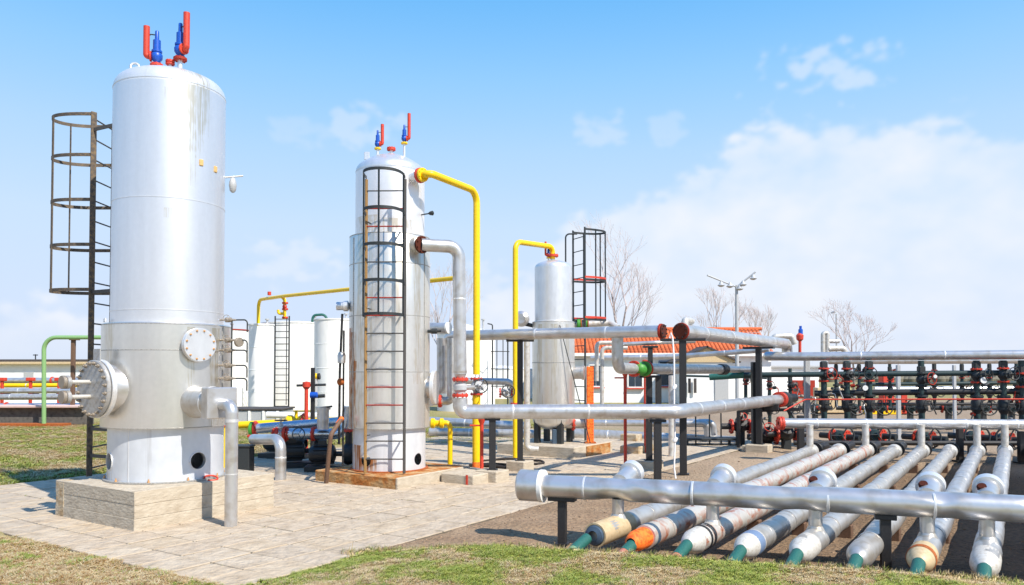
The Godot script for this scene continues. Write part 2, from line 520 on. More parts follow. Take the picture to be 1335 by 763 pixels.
var wob: FastNoiseLite
func zone(x: float, d: float) -> Color:
	var p := Vector3(x, 0, -d) - K
	var a := p.dot(E1)
	var b := p.dot(E2)
	var nz := wob.get_noise_2d(x * 1.1, d * 1.1)
	var nf := wob.get_noise_2d(x * 4.0 + 50.0, d * 4.0)
	var soil := Color(0.285, 0.185, 0.107).lerp(Color(0.40, 0.275, 0.17), clampf(0.5 + nf, 0, 1))
	var sand := Color(0.47, 0.35, 0.24).lerp(Color(0.37, 0.27, 0.18), clampf(0.5 + nz, 0, 1))
	var straw := Color(0.56, 0.42, 0.25).lerp(Color(0.42, 0.29, 0.15), clampf(0.5 + nf * 1.4, 0, 1))
	var turf := Color(0.30, 0.28, 0.085).lerp(Color(0.48, 0.38, 0.18), clampf(0.5 + nz * 1.5 + nf * 0.4, 0, 1))
	var c := soil.lerp(sand, smoothstep(7.0, 10.0, b + nz * 2.0))
	c = c.lerp(soil.lerp(Color(0.15, 0.10, 0.065), 0.5), smoothstep(-0.2, 0.6, minf(a - 1.6, 6.6 - a) + nf * 0.3) * smoothstep(14.5, 12.5, b))
	c = c.lerp(turf, smoothstep(-0.15, 0.1, before_crest(x, d) + nf * 0.15))
	if a < -8.5: c = c.lerp(turf, smoothstep(-8.7, -8.9, a))
	c = c.lerp(straw, smoothstep(0.1, -0.2, b + nf * 0.1) * smoothstep(-2.2, -3.0, x + nz))
	c = c.lerp(turf, smoothstep(21.0, 24.0, d + nz * 3.0) * smoothstep(6.0, 2.0, x) * smoothstep(28.0, 26.0, d))
	c = c.lerp(turf, smoothstep(52.0, 60.0, d + nz * 6.0))
	return c

func ground() -> void:
	wob = noise(71, 0.35, 4)
	var xs := [-900.0, -400.0, -200.0, -100.0, -60.0, -40.0, -30.0, -24.0, -20.0, -17.0, -15.0, -13.0]
	for k in 141: xs.append(-12.0 + k * 0.17)
	for e in [13.0, 14.5, 16.0, 18.0, 21.0, 25.0, 32.0, 45.0, 70.0, 120.0, 250.0, 500.0, 900.0]: xs.append(e)
	var ds := [-60.0, -20.0, -5.0, 0.0, 2.0, 3.5]
	for k in 56: ds.append(4.6 + k * 0.16)
	for k in 24: ds.append(14.0 + k * 0.5)
	for e in [27.0, 29.0, 31.0, 34.0, 38.0, 43.0, 50.0, 58.0, 68.0, 90.0, 130.0, 220.0, 450.0, 1200.0]: ds.append(e)
	var mb := MB.new()
	for d in ds:
		for x in xs:
			mb.vert(Vector3(x, land(x, d), -d), UP, Vector2(x, d))
			mb.col.append(zone(x, d))
	var w := xs.size()
	for j in ds.size():
		for i in w:
			var l := mb.v[j * w + maxi(i - 1, 0)]
			var r := mb.v[j * w + mini(i + 1, w - 1)]
			var f := mb.v[mini(j + 1, ds.size() - 1) * w + i]
			var n := mb.v[maxi(j - 1, 0) * w + i]
			mb.n[j * w + i] = (r - l).cross(f - n).normalized()
	for j in ds.size() - 1:
		for i in w - 1: mb.quad(j * w + i, j * w + i + 1, (j + 1) * w + i + 1, (j + 1) * w + i)
	structure("ground", mb, M.ground)

func pavement() -> void:
	var bs := Basis(E1, UP, -E2)
	var bed := MB.new().box(site(-4.37, 9.0, 0.012), Vector3(8.76, 0.06, 18.0), 0.0, bs)
	var top := structure("pavement", bed, M.joint)
	var variants := []
	for k in 6:
		var s := 0.5 - rng.randf_range(0.008, 0.022)
		variants.append(MB.new().box(Vector3.ZERO, Vector3(s, 0.05, 0.5 - rng.randf_range(0.008, 0.024)), 0.006).mesh())
	var rest := MB.new()
	var made := 0
	for j in 36:
		for i in 17:
			var c := site(-0.26 - i * 0.515, 0.26 + j * 0.5, 0.028 + rng.randf_range(-0.004, 0.004))
			# the slabs stop where the plinths stand
			var a := -0.26 - i * 0.515
			var b := 0.26 + j * 0.5
			if (a > -4.85 and a < -3.4 and b > 1.15 and b < 2.8) or (a > -4.5 and a < -2.95 and b > 5.4 and b < 7.0): continue
			var tilt := Basis.from_euler(Vector3(rng.randf_range(-0.006, 0.006), rng.randf_range(-0.012, 0.012), rng.randf_range(-0.006, 0.006)))
			if made < 300:
				made += 1
				piece(top, "paving_slab", variants[rng.randi() % 6], M.slabs[rng.randi() % 5], Transform3D(bs * tilt, c))
			else:
				rest.box(c, Vector3(0.488, 0.05, 0.486), 0.005, bs * tilt)
	var far := part(top, "far_paving_slabs", rest, M.slabs[0])
	far.set_meta("kind", "stuff")

func plinths() -> void:
	var bs := Basis(E1, UP, -E2)
	var one := thing("concrete_plinth", "tall cracked concrete plinth under the nearest silver vessel", "plinth", site(-4.12, 1.98), "concrete vessel plinths")
	# three board-marked lifts, uneven, with open joints between them
	var y := 0.03
	for k in 3:
		var h: float = [0.165, 0.165, 0.17][k]
		var o: float = [0.008, 0.0, 0.006][k]
		part(one, "concrete_lift", MB.new().box(site(-4.12, 1.98, y + h * 0.5), Vector3(1.9 + o, h - 0.002, 2.1 + o), 0.004, bs), M.concrete)
		y += h
	part(one, "broken_corner", MB.new().box(site(-4.955, 1.06, 0.28), Vector3(0.25, 0.506, 0.27), 0.03, bs), M.concrete_stain)
	var two := thing("concrete_plinth", "low rust-stained concrete plinth under the vessel with the front ladder", "plinth", site(-3.72, 6.19), "concrete vessel plinths")
	part(two, "block", MB.new().box(site(-3.72, 6.19, 0.13), Vector3(1.95, 0.22, 2.0), 0.015, bs), M.concrete_rust)
	part(two, "clean_end_block", MB.new().box(site(-2.74, 6.19, 0.128), Vector3(0.05, 0.226, 2.01), 0.01, bs), M.concrete)
	var step := thing("concrete_block", "pale concrete block with a red stripe beside the rust-stained plinth", "block", site(-2.32, 6.75))
	part(step, "block", MB.new().box(site(-2.32, 6.75, 0.12), Vector3(0.72, 0.20, 0.95), 0.02, bs), M.concrete)
	part(step, "red_stripe", MB.new().box(site(-2.10, 6.27, 0.125), Vector3(0.04, 0.19, 0.012), 0.0, bs), M.red)
	var three := thing("concrete_plinth", "low concrete plinth under the small vessel on legs", "plinth", site(-3.5, 11.7), "concrete vessel plinths")
	part(three, "block", MB.new().box(site(-3.5, 11.7, 0.17), Vector3(2.1, 0.27, 1.95), 0.015, bs), M.concrete)
	part(three, "orange_end", MB.new().box(site(-2.44, 11.9, 0.165), Vector3(0.03, 0.24, 1.2), 0.0, bs), M.concrete_rust)
	var far := thing("concrete_block", "small concrete block on the paving behind the leggy vessel's plinth", "block", site(-1.9, 12.9))
	part(far, "block", MB.new().box(site(-1.9, 12.9, 0.13), Vector3(0.5, 0.2, 0.9), 0.02, bs), M.concrete_stain)
	# slim footing blocks of other gear
	var spare := thing("concrete_block", "yellowed concrete block by the red stand pipe behind the rack", "block", Vector3(3.381, 0, -21.801))
	part(spare, "block", MB.new().box(Vector3(3.381, 0, -21.801) + UP * 0.12, Vector3(0.5, 0.24, 0.4), 0.02, bs), M.concrete_stain)

# ---------------------------------------------------------------- vessel pieces
func at_angle(c: Vector3, deg: float, r: float, y: float) -> Vector3:
	return Vector3(c.x + sin(deg_to_rad(deg)) * r, y, c.z + cos(deg_to_rad(deg)) * r)

func facing(deg: float) -> Vector3:
	return Vector3(sin(deg_to_rad(deg)), 0, cos(deg_to_rad(deg)))

func shell(c: Vector3, prof: Array, sides := 72) -> MB:
	return MB.new().lathe(prof, sides, Transform3D(Basis.IDENTITY, Vector3(c.x, 0, c.z)))

func hoop_band(parent: Node3D, called: String, c: Vector3, r: float, y: float, h: float, m: Material) -> void:
	part(parent, called, shell(c, [Vector2(r, y - h * 0.5), Vector2(r + 0.006, y - h * 0.4), Vector2(r + 0.006, y + h * 0.4), Vector2(r, y + h * 0.5)]), m)

func dome(r: float, y: float, rise: float) -> Array:
	# a torispherical head: tight knuckle, shallow crown
	var out := [Vector2(r, y - 0.03)]
	var kn := r * 0.34
	for k in 9:
		var w := deg_to_rad(k * 62.0 / 8.0)
		out.append(Vector2(r - kn + kn * cos(w), y + kn * sin(w) * 0.9))
	var p: Vector2 = out[-1]
	var top := y + rise
	for k in range(1, 9):
		var f := k / 8.0
		out.append(Vector2(maxf(p.x * (1.0 - f), 0.001), lerpf(p.y, top, 1.0 - (1.0 - f) * (1.0 - f))))
	return out

func skirt(c: Vector3, r: float, y0: float, y1: float, holes: Array) -> MB:
	# a cylinder with round openings; holes are [degrees, height of centre, radius]
	var mb := MB.new()
	var cuts := []
	for h in holes:
		var half := rad_to_deg(h[2] / r) * 1.35
		cuts.append([h[0] - half, h[0] + half, h])
	cuts.sort_custom(func(p, q): return p[0] < q[0])
	var put := func(deg: float, y: float, rr: float) -> int:
		return mb.vert(at_angle(c, deg, rr, y), facing(deg), Vector2(deg / 360.0, 1.0 - (y - y0) / (y1 - y0)))
	var at: float = cuts[0][1]
	for k in cuts.size():
		var next: Array = cuts[(k + 1) % cuts.size()]
		var to: float = next[0] + (360.0 if k == cuts.size() - 1 else 0.0)
		var m := maxi(1, int((to - at) / 6.0))
		for j in m:
			var d0 := lerpf(at, to, float(j) / m)
			var d1 := lerpf(at, to, float(j + 1) / m)
			mb.quad(put.call(d0, y0, r), put.call(d1, y0, r), put.call(d1, y1, r), put.call(d0, y1, r))
		at = next[1] + (360.0 if k == cuts.size() - 1 else 0.0)
	for cut in cuts:
		var h: Array = cut[2]
		var half: float = (cut[1] - cut[0]) * 0.5
		var hy: float = half * PI / 180.0 * r
		var ring := []
		var edge := []
		var inner := []
		for j in 33:
			var w := TAU * j / 32.0
			var big := maxf(absf(cos(w)), absf(sin(w)))
			ring.append(put.call(h[0] + rad_to_deg(h[2] * cos(w) / r), h[1] + h[2] * sin(w), r))
			edge.append(put.call(h[0] + half * cos(w) / big, h[1] + hy * sin(w) / big, r))
		for j in 32: mb.quad(ring[j], ring[j + 1], edge[j + 1], edge[j])
		for j in 4:
			var d0 := lerpf(cut[0], cut[1], j / 4.0)
			var d1 := lerpf(cut[0], cut[1], (j + 1) / 4.0)
			mb.quad(put.call(d0, y0, r), put.call(d1, y0, r), put.call(d1, h[1] - hy, r), put.call(d0, h[1] - hy, r))
			mb.quad(put.call(d0, h[1] + hy, r), put.call(d1, h[1] + hy, r), put.call(d1, y1, r), put.call(d0, y1, r))
	return mb

func disc(p: Vector3, dir: Vector3, r: float, th: float, sides := 32, bv := 0.006) -> MB:
	return MB.new().lathe([Vector2(0.001, 0), Vector2(r - bv, 0), Vector2(r, bv), Vector2(r, th - bv), Vector2(r - bv, th), Vector2(0.001, th)], sides, along(p, dir))

func tube(p: Vector3, q: Vector3, r: float, sides := 20) -> MB:
	return MB.new().sweep([p, q], r, sides)

func bolts(parent: Node3D, p: Vector3, dir: Vector3, r: float, count: int, size: float, m: Material, reach := 0.03) -> void:
	var hex := MB.new().lathe([Vector2(size * 0.45, -reach), Vector2(size * 0.45, 0), Vector2(size, 0), Vector2(size, size), Vector2(size * 0.8, size * 1.1), Vector2(size * 0.45, size * 1.1), Vector2(size * 0.45, size * 1.9), Vector2(0.0005, size * 1.9)], 6).mesh()
	var xf := along(p, dir)
	for k in count:
		var w := TAU * (k + 0.5) / count
		piece(parent, "bolt", hex, m, Transform3D(xf.basis, xf * Vector3(cos(w) * r, 0, sin(w) * r)))

func flange(parent: Node3D, p: Vector3, dir: Vector3, r: float, th: float, m: Material, count := 8) -> MeshInstance3D:
	var mb := MB.new().lathe([Vector2(r * 0.3, 0), Vector2(r - 0.004, 0), Vector2(r, 0.004), Vector2(r, th - 0.004), Vector2(r - 0.004, th), Vector2(r * 0.3, th)], 24, along(p, dir))
	var xf := along(p, dir)
	for k in count:
		var w := TAU * (k + 0.5) / count
		var q := xf * Vector3(cos(w) * r * 0.82, 0, sin(w) * r * 0.82)
		mb.sweep([q - dir.normalized() * r * 0.12, q + dir.normalized() * (th + r * 0.12)], r * 0.09, 6)
	return part(parent, "flange", mb, m)

func valve(parent: Node3D, p: Vector3, dir: Vector3, stem: Vector3, s: float, body: Material, fl: Material, wheel: Material, wheel_r := 0.0) -> void:
	# a flanged gate valve: s is the bore radius
	var d := dir.normalized()
	var u := stem.normalized()
	var vb := part(parent, "valve_body", MB.new().lathe([Vector2(s, -s * 2.2), Vector2(s * 1.1, -s * 1.6), Vector2(s * 1.7, -s * 0.7), Vector2(s * 1.8, 0), Vector2(s * 1.7, s * 0.7), Vector2(s * 1.1, s * 1.6), Vector2(s, s * 2.2)], 20, along(p, d)).lathe([Vector2(s * 1.15, 0), Vector2(s * 1.1, s * 2.0), Vector2(s * 1.6, s * 2.0), Vector2(s * 1.6, s * 2.5), Vector2(s * 0.8, s * 2.6), Vector2(s * 0.6, s * 3.6), Vector2(s * 0.25, s * 3.7), Vector2(s * 0.22, s * 5.2), Vector2(0.001, s * 5.2)], 16, along(p, u)), body)
	flange(vb, p - d * s * 2.6, d, s * 2.0, s * 0.45, fl)
	flange(vb, p + d * s * 2.15, d, s * 2.0, s * 0.45, fl)
	handwheel(vb, p + u * s * 4.6, u, wheel_r if wheel_r > 0.0 else s * 2.6, wheel)

func handwheel(parent: Node3D, p: Vector3, u: Vector3, r: float, m: Material) -> void:
	var mb := MB.new().sweep(circle(p, u, r, 22), r * 0.085, 7, false)
	var xf := along(p, u)
	for k in 3:
		var w := TAU * k / 3.0
		mb.sweep([xf.origin, xf * Vector3(cos(w) * r, 0, sin(w) * r)], r * 0.06, 6)
	part(parent, "handwheel", mb, m)

func relief_valve(parent: Node3D, p: Vector3, out: Vector3, s: float, pipe_h: float, drop: float, spring: Material, base: Material, neck: Material) -> void:
	# a spring relief valve on a stub, with its tail pipe turned up beside it
	part(parent, "stub_pipe", tube(p - UP * 0.12, p + UP * drop, s * 0.62), neck)
	var q := p + UP * drop
	flange(parent, q, UP, s * 1.7, s * 0.7, base)
	var vb := part(parent, "relief_valve", MB.new().lathe([Vector2(s * 0.7, s * 0.7), Vector2(s * 0.9, s * 1.4), Vector2(s * 1.45, s * 2.2), Vector2(s * 1.5, s * 3.2), Vector2(s * 1.1, s * 3.8), Vector2(s * 1.35, s * 3.9), Vector2(s * 1.35, s * 4.4), Vector2(s * 1.0, s * 4.5), Vector2(s * 0.98, s * 7.2), Vector2(s * 0.7, s * 7.4), Vector2(s * 0.55, s * 7.5), Vector2(s * 0.5, s * 9.6), Vector2(s * 0.4, s * 9.8), Vector2(0.001, s * 9.8)], 20, Transform3D(Basis.IDENTITY, q)), spring)
	part(vb, "lever", MB.new().sweep([q + UP * s * 8.7, q + UP * s * 8.7 + out * s * 1.6, q + UP * s * 8.1 + out * s * 2.1], s * 0.16, 6), M.dark)
	var side := q + UP * s * 2.7
	part(vb, "outlet_flange", disc(side + out * s * 1.3, out, s * 1.4, s * 0.5, 20), M.red)
	part(vb, "tail_pipe", MB.new().sweep(rounded([side + out * s * 1.5, side + out * s * 2.6, side + out * s * 2.6 + UP * pipe_h], s * 1.0), s * 0.82, 16), M.red)

func vessel_one() -> void:
	var c := Vector3(-4.86, 0, -10.83)
	var t := thing("separator_vessel", "tallest silver vertical vessel, nearest, with a bolted round cover on its left", "pressure vessel", c + UP * 0.53, "vertical process vessels")
	var stain := Color(0.66, 0.60, 0.46)
	part(t, "skirt", skirt(c, 0.75, 0.535, 1.27, [[-46.0, 0.80, 0.115], [55.0, 0.80, 0.115]]), uvmat(skin(101, 512, 128, Color(0.83, 0.85, 0.88), 0.06, [[0.02, 0.0, 0.02, 1.0, Color(0.72, 0.73, 0.75), 0.5], [0.75, 0.75, 0.3, 0.25, Color(0.6, 0.5, 0.38), 0.6]]), 0.42, 0.35))
	for a in [-46.0, 55.0]:
		part(t, "skirt_opening_rim", MB.new().lathe([Vector2(0.112, -0.05), Vector2(0.112, 0.012), Vector2(0.122, 0.012), Vector2(0.122, -0.01)], 28, along(at_angle(c, a, 0.745, 0.80), facing(a))), M.silver)
	part(t, "base_ring", shell(c, [Vector2(0.74, 0.532), Vector2(0.80, 0.532), Vector2(0.80, 0.55), Vector2(0.74, 0.552)]), M.seam)
	for k in 10: part(t, "anchor_bolt", MB.new().lathe([Vector2(0.016, 0), Vector2(0.016, 0.02), Vector2(0.009, 0.02), Vector2(0.009, 0.045), Vector2(0.001, 0.045)], 8, Transform3D(Basis.IDENTITY, at_angle(c, k * 36.0 + 8.0, 0.775, 0.55))), M.bolt_rust)
	part(t, "lower_shell", shell(c, [Vector2(0.70, 1.25), Vector2(0.84, 1.25), Vector2(0.84, 1.9), Vector2(0.84, 2.3), Vector2(0.84, 2.64), Vector2(0.825, 2.655), Vector2(0.72, 2.66)], 96), uvmat(skin(103, 1024, 512, Color(0.87, 0.86, 0.84), 0.04, [[0.12, 0.1, 0.03, 0.6, stain, 0.35], [0.9, 0.0, 0.06, 0.4, stain, 0.3], [0.0, 0.12, 0.015, 0.9, Color(0.86, 0.85, 0.83), 0.5], [0.19, 0.1, 0.04, 0.9, stain, 0.4]]), 0.34, 0.85))
	part(t, "upper_shell", shell(c, [Vector2(0.735, 2.6), Vector2(0.735, 4.3), Vector2(0.735, 5.9)], 96), uvmat(skin(105, 1024, 1024, Color(0.88, 0.885, 0.90), 0.025, [[0.135, 0.0, 0.09, 0.30, stain, 0.26], [0.125, 0.0, 0.03, 0.42, stain, 0.22], [0.06, 0.03, 0.03, 0.05, stain, 0.25], [0.165, 0.0, 0.05, 0.2, stain, 0.24], [0.06, 0.52, 0.03, 0.04, stain, 0.2]]), 0.38, 0.72))
	part(t, "domed_head", shell(c, dome(0.735, 5.93, 0.34), 96), uvmat(skin(107, 1024, 256, Color(0.90, 0.90, 0.905), 0.03, [[0.135, 0.55, 0.10, 1.2, stain, 0.32], [0.165, 0.6, 0.05, 1.2, stain, 0.28]]), 0.38, 0.5))
	for y in [1.258, 2.29, 2.635]: hoop_band(t, "seam_band", c, 0.838, y, 0.014, M.seam)
	for y in [2.83, 4.33, 5.93]: hoop_band(t, "weld_seam", c, 0.733, y, 0.016, M.silver)
	for a in [80.0, 200.0]: part(t, "cladding_seam", MB.new().box(at_angle(c, a, 0.842, 1.95), Vector3(0.022, 1.34, 0.006), 0.0, Basis(UP, deg_to_rad(a))), M.seam)
	part(t, "skirt_weld", MB.new().box(at_angle(c, -14.0, 0.751, 0.9), Vector3(0.012, 0.72, 0.006), 0.0, Basis(UP, deg_to_rad(-14.0))), M.silver)
	# the big bolted cover on the left, facing the viewer's left
	var d := -E2
	var p := Vector3(c.x, 1.78, c.z)
	part(t, "manhole_neck", MB.new().lathe([Vector2(0.38, 0.62), Vector2(0.36, 0.74), Vector2(0.32, 0.82), Vector2(0.31, 0.93)], 40, along(p, d)), M.clad)
	var ring := part(t, "manhole_flange", disc(p + d * 0.93, d, 0.385, 0.065, 48, 0.01), M.band)
	var cover := part(t, "manhole_cover", disc(p + d * 1.005, d, 0.375, 0.055, 48, 0.01), M.cover)
	bolts(cover, p + d * 1.06, d, 0.335, 20, 0.024, M.bolt, 0.15)
	for y in [0.09, -0.10]:
		var q: Vector3 = p + UP * y + E1 * -0.05 + d * 1.06
		part(cover, "sample_pipe", tube(q, q + d * 0.26, 0.028, 14), M.pipe_white)
		part(cover, "pipe_flange", disc(q + d * 0.26, d, 0.085, 0.05, 20), M.cover)
		part(cover, "blind_flange", disc(q + d * 0.315, d, 0.085, 0.045, 20), M.bolt)
	part(t, "davit_hinge", MB.new().beam(p + d * 1.0 + UP * 0.36, p + d * 1.0 + UP * 0.52, 0.16, 0.012), M.cover)
	# smaller blind on the right front
	var d2 := facing(48.5)
	p = Vector3(c.x, 2.36, c.z)
	part(t, "nozzle_neck", MB.new().lathe([Vector2(0.19, 0.7), Vector2(0.19, 0.9)], 32, along(p, d2)), M.clad)
	part(t, "nozzle_flange", disc(p + d2 * 0.88, d2, 0.228, 0.035, 40), M.silver)
	var lid := part(t, "nozzle_cover", disc(p + d2 * 0.918, d2, 0.225, 0.035, 40), M.silver)
	bolts(lid, p + d2 * 0.953, d2, 0.192, 12, 0.014, M.bolt_rust, 0.09)
	# clad outlet with its square end box and the drain leg to the ground
	var d3 := facing(50.0)
	p = Vector3(c.x, 1.60, c.z)
	part(t, "outlet_nozzle", MB.new().lathe([Vector2(0.235, 0.7), Vector2(0.22, 0.84), Vector2(0.205, 0.9), Vector2(0.205, 1.32)], 36, along(p, d3)), M.clad_old)
	var bx := Basis(UP, deg_to_rad(50.0))
	part(t, "outlet_box", MB.new().box(p + d3 * 1.40, Vector3(0.41, 0.40, 0.17), 0.012, bx), M.clad)
	hoop_band_dir(t, p + d3 * 1.24, d3, 0.206)
	# weld lugs gone rusty
	for a in [[56.0, 4.86], [76.0, 4.83]]: part(t, "rusty_lug", MB.new().box(at_angle(c, a[0], 0.74, a[1]), Vector3(0.06, 0.09, 0.02), 0.008, Basis(UP, deg_to_rad(a[0]))), M.tan_rust)
	# head fittings
	relief_valve(t, Vector3(c.x - 0.15, 6.24, c.z + 0.12), Vector3(-0.96, 0, 0.28), 0.052, 0.42, 0.06, M.blue, M.red, M.silver)
	relief_valve(t, Vector3(c.x + 0.18, 6.22, c.z + 0.12), Vector3(0.84, 0, 0.54), 0.054, 0.50, 0.17, M.blue, M.red_rust, M.silver)
	part(t, "vent_stub", tube(Vector3(c.x + 0.03, 6.2, c.z + 0.1), Vector3(c.x + 0.03, 6.36, c.z + 0.1), 0.02, 12), M.silver)
	flange(t, Vector3(c.x + 0.03, 6.34, c.z + 0.1), UP, 0.062, 0.022, M.red)
	flange(t, Vector3(c.x + 0.03, 6.37, c.z + 0.1), UP, 0.062, 0.03, M.red)
	part(t, "lifting_lug", MB.new().sweep(circle(Vector3(c.x - 0.47, 6.31, c.z + 0.1), Vector3(0.25, 0.2, 1).normalized(), 0.055, 18), 0.017, 8, false).box(Vector3(c.x - 0.46, 6.22, c.z + 0.1), Vector3(0.14, 0.13, 0.025), 0.005), M.silver)
	part(t, "name_plate", MB.new().box(at_angle(c, -55.0, 0.80, 2.70), Vector3(0.16, 0.05, 0.02), 0.004, Basis(UP, deg_to_rad(-55.0))), M.band)
	# level gauge ladder of small cocks on the right-hand side
	var gauge := part(t, "level_gauge", tube(Vector3(c.x + 0.98, 1.75, c.z + 0.22), Vector3(c.x + 0.98, 2.72, c.z + 0.22), 0.011, 8), M.dark)
	var k := 0
	for y in [2.72, 2.44, 2.30, 2.09, 1.91]:
		var q := Vector3(c.x + 0.93, y, c.z + 0.22)
		part(gauge, "cock", MB.new().lathe([Vector2(0.014, -0.12), Vector2(0.014, -0.05), Vector2(0.034, -0.04), Vector2(0.034, 0.04), Vector2(0.018, 0.05), Vector2(0.010, 0.12)], 12, along(q, Vector3.RIGHT)), M.bolt)
		part(gauge, "impulse_tube", MB.new().sweep(rounded([q + Vector3(0.1, 0, 0), q + Vector3(0.27, 0.0, 0.02), q + Vector3(0.27, -0.17, 0.02)], 0.05), 0.010, 8), M.dark)
		part(gauge, "tapping", tube(q - Vector3(0.16, 0, 0.06), q - Vector3(0.1, 0, 0), 0.013, 8), M.silver)
		handwheel(gauge, q + Vector3(0.0, 0.02, 0.075), Vector3(0, 0.2, 1).normalized(), 0.045, M.bolt)
		if k == 1: part(gauge, "gauge_dial", disc(q + Vector3(0.14, -0.03, 0.02), Vector3(0.8, 0, 0.6), 0.065, 0.05, 24), M.bolt)
		k += 1
	# yard lamp on a bracket high on the right
	var lamp := part(t, "lamp_bracket", MB.new().sweep([at_angle(c, 112.0, 0.72, 4.83), at_angle(c, 112.0, 0.98, 4.88)], 0.013, 8), M.silver)
	part(lamp, "lamp_head", MB.new().lathe([Vector2(0.02, 0.12), Vector2(0.035, 0.1), Vector2(0.05, 0.05), Vector2(0.055, 0.0), Vector2(0.05, -0.02), Vector2(0.045, -0.07), Vector2(0.02, -0.1), Vector2(0.001, -0.1)], 18, Transform3D(Basis.IDENTITY, at_angle(c, 112.0, 0.84, 4.72))), M.grey_paint)
	# drain leg
	var leg := thing("drain_pipe", "silver bent pipe dropping from the nearest vessel to the paving", "pipe", Vector3(-3.56, 0.05, -9.76))
	part(leg, "pipe", MB.new().sweep(rounded([p + d3 * 1.46 - UP * 0.02, Vector3(-3.56, 1.58, -9.76), Vector3(-3.56, 0.05, -9.76)], 0.15, 10), 0.078, 24), M.clad)
	part(leg, "joint_band", MB.new().sweep([Vector3(-3.56, 1.36, -9.76), Vector3(-3.56, 1.40, -9.76)], 0.081, 24), M.band)
	part(leg, "joint_band", MB.new().sweep([Vector3(-3.56, 0.70, -9.76), Vector3(-3.56, 0.715, -9.76)], 0.0795, 24), M.band)
	solo("rag", crumple(site(-4.82, 1.62, 0.555), 0.13), M.white, "white crumpled rag lying on the tall plinth by the skirt", "rag")
	solo("cable_coil", MB.new().sweep(circle(site(-3.32, 2.1, 0.555), Vector3(0.2, 0.95, 0.2).normalized(), 0.085, 20, 0.3, 5.6), 0.013, 8), M.red, "orange-red cable end lying on the tall plinth below the drain elbow", "cable")

func crumple(p: Vector3, r: float) -> MB:
	var mb := MB.new()
	var f := noise(131, 6.0, 3)
	var s := mb.v.size()
	for j in 9:
		for i in 17:
			var w := TAU * i / 16.0
			var q := PI * 0.5 * j / 8.0
			var d := Vector3(cos(w) * cos(q), sin(q) * 0.45, sin(w) * cos(q))
			mb.vert(p + d * r * (1.0 + 0.55 * f.get_noise_3dv(d * 0.6)), d.normalized())
	for j in 8:
		for i in 16: mb.quad(s + j * 17 + i, s + j * 17 + i + 1, s + j * 17 + i + 18, s + j * 17 + i + 17)
	return mb

func hoop_band_dir(parent: Node3D, p: Vector3, d: Vector3, r: float) -> void:
	part(parent, "joint_band", MB.new().lathe([Vector2(r, -0.012), Vector2(r + 0.004, -0.01), Vector2(r + 0.004, 0.01), Vector2(r, 0.012)], 32, along(p, d)), M.band)

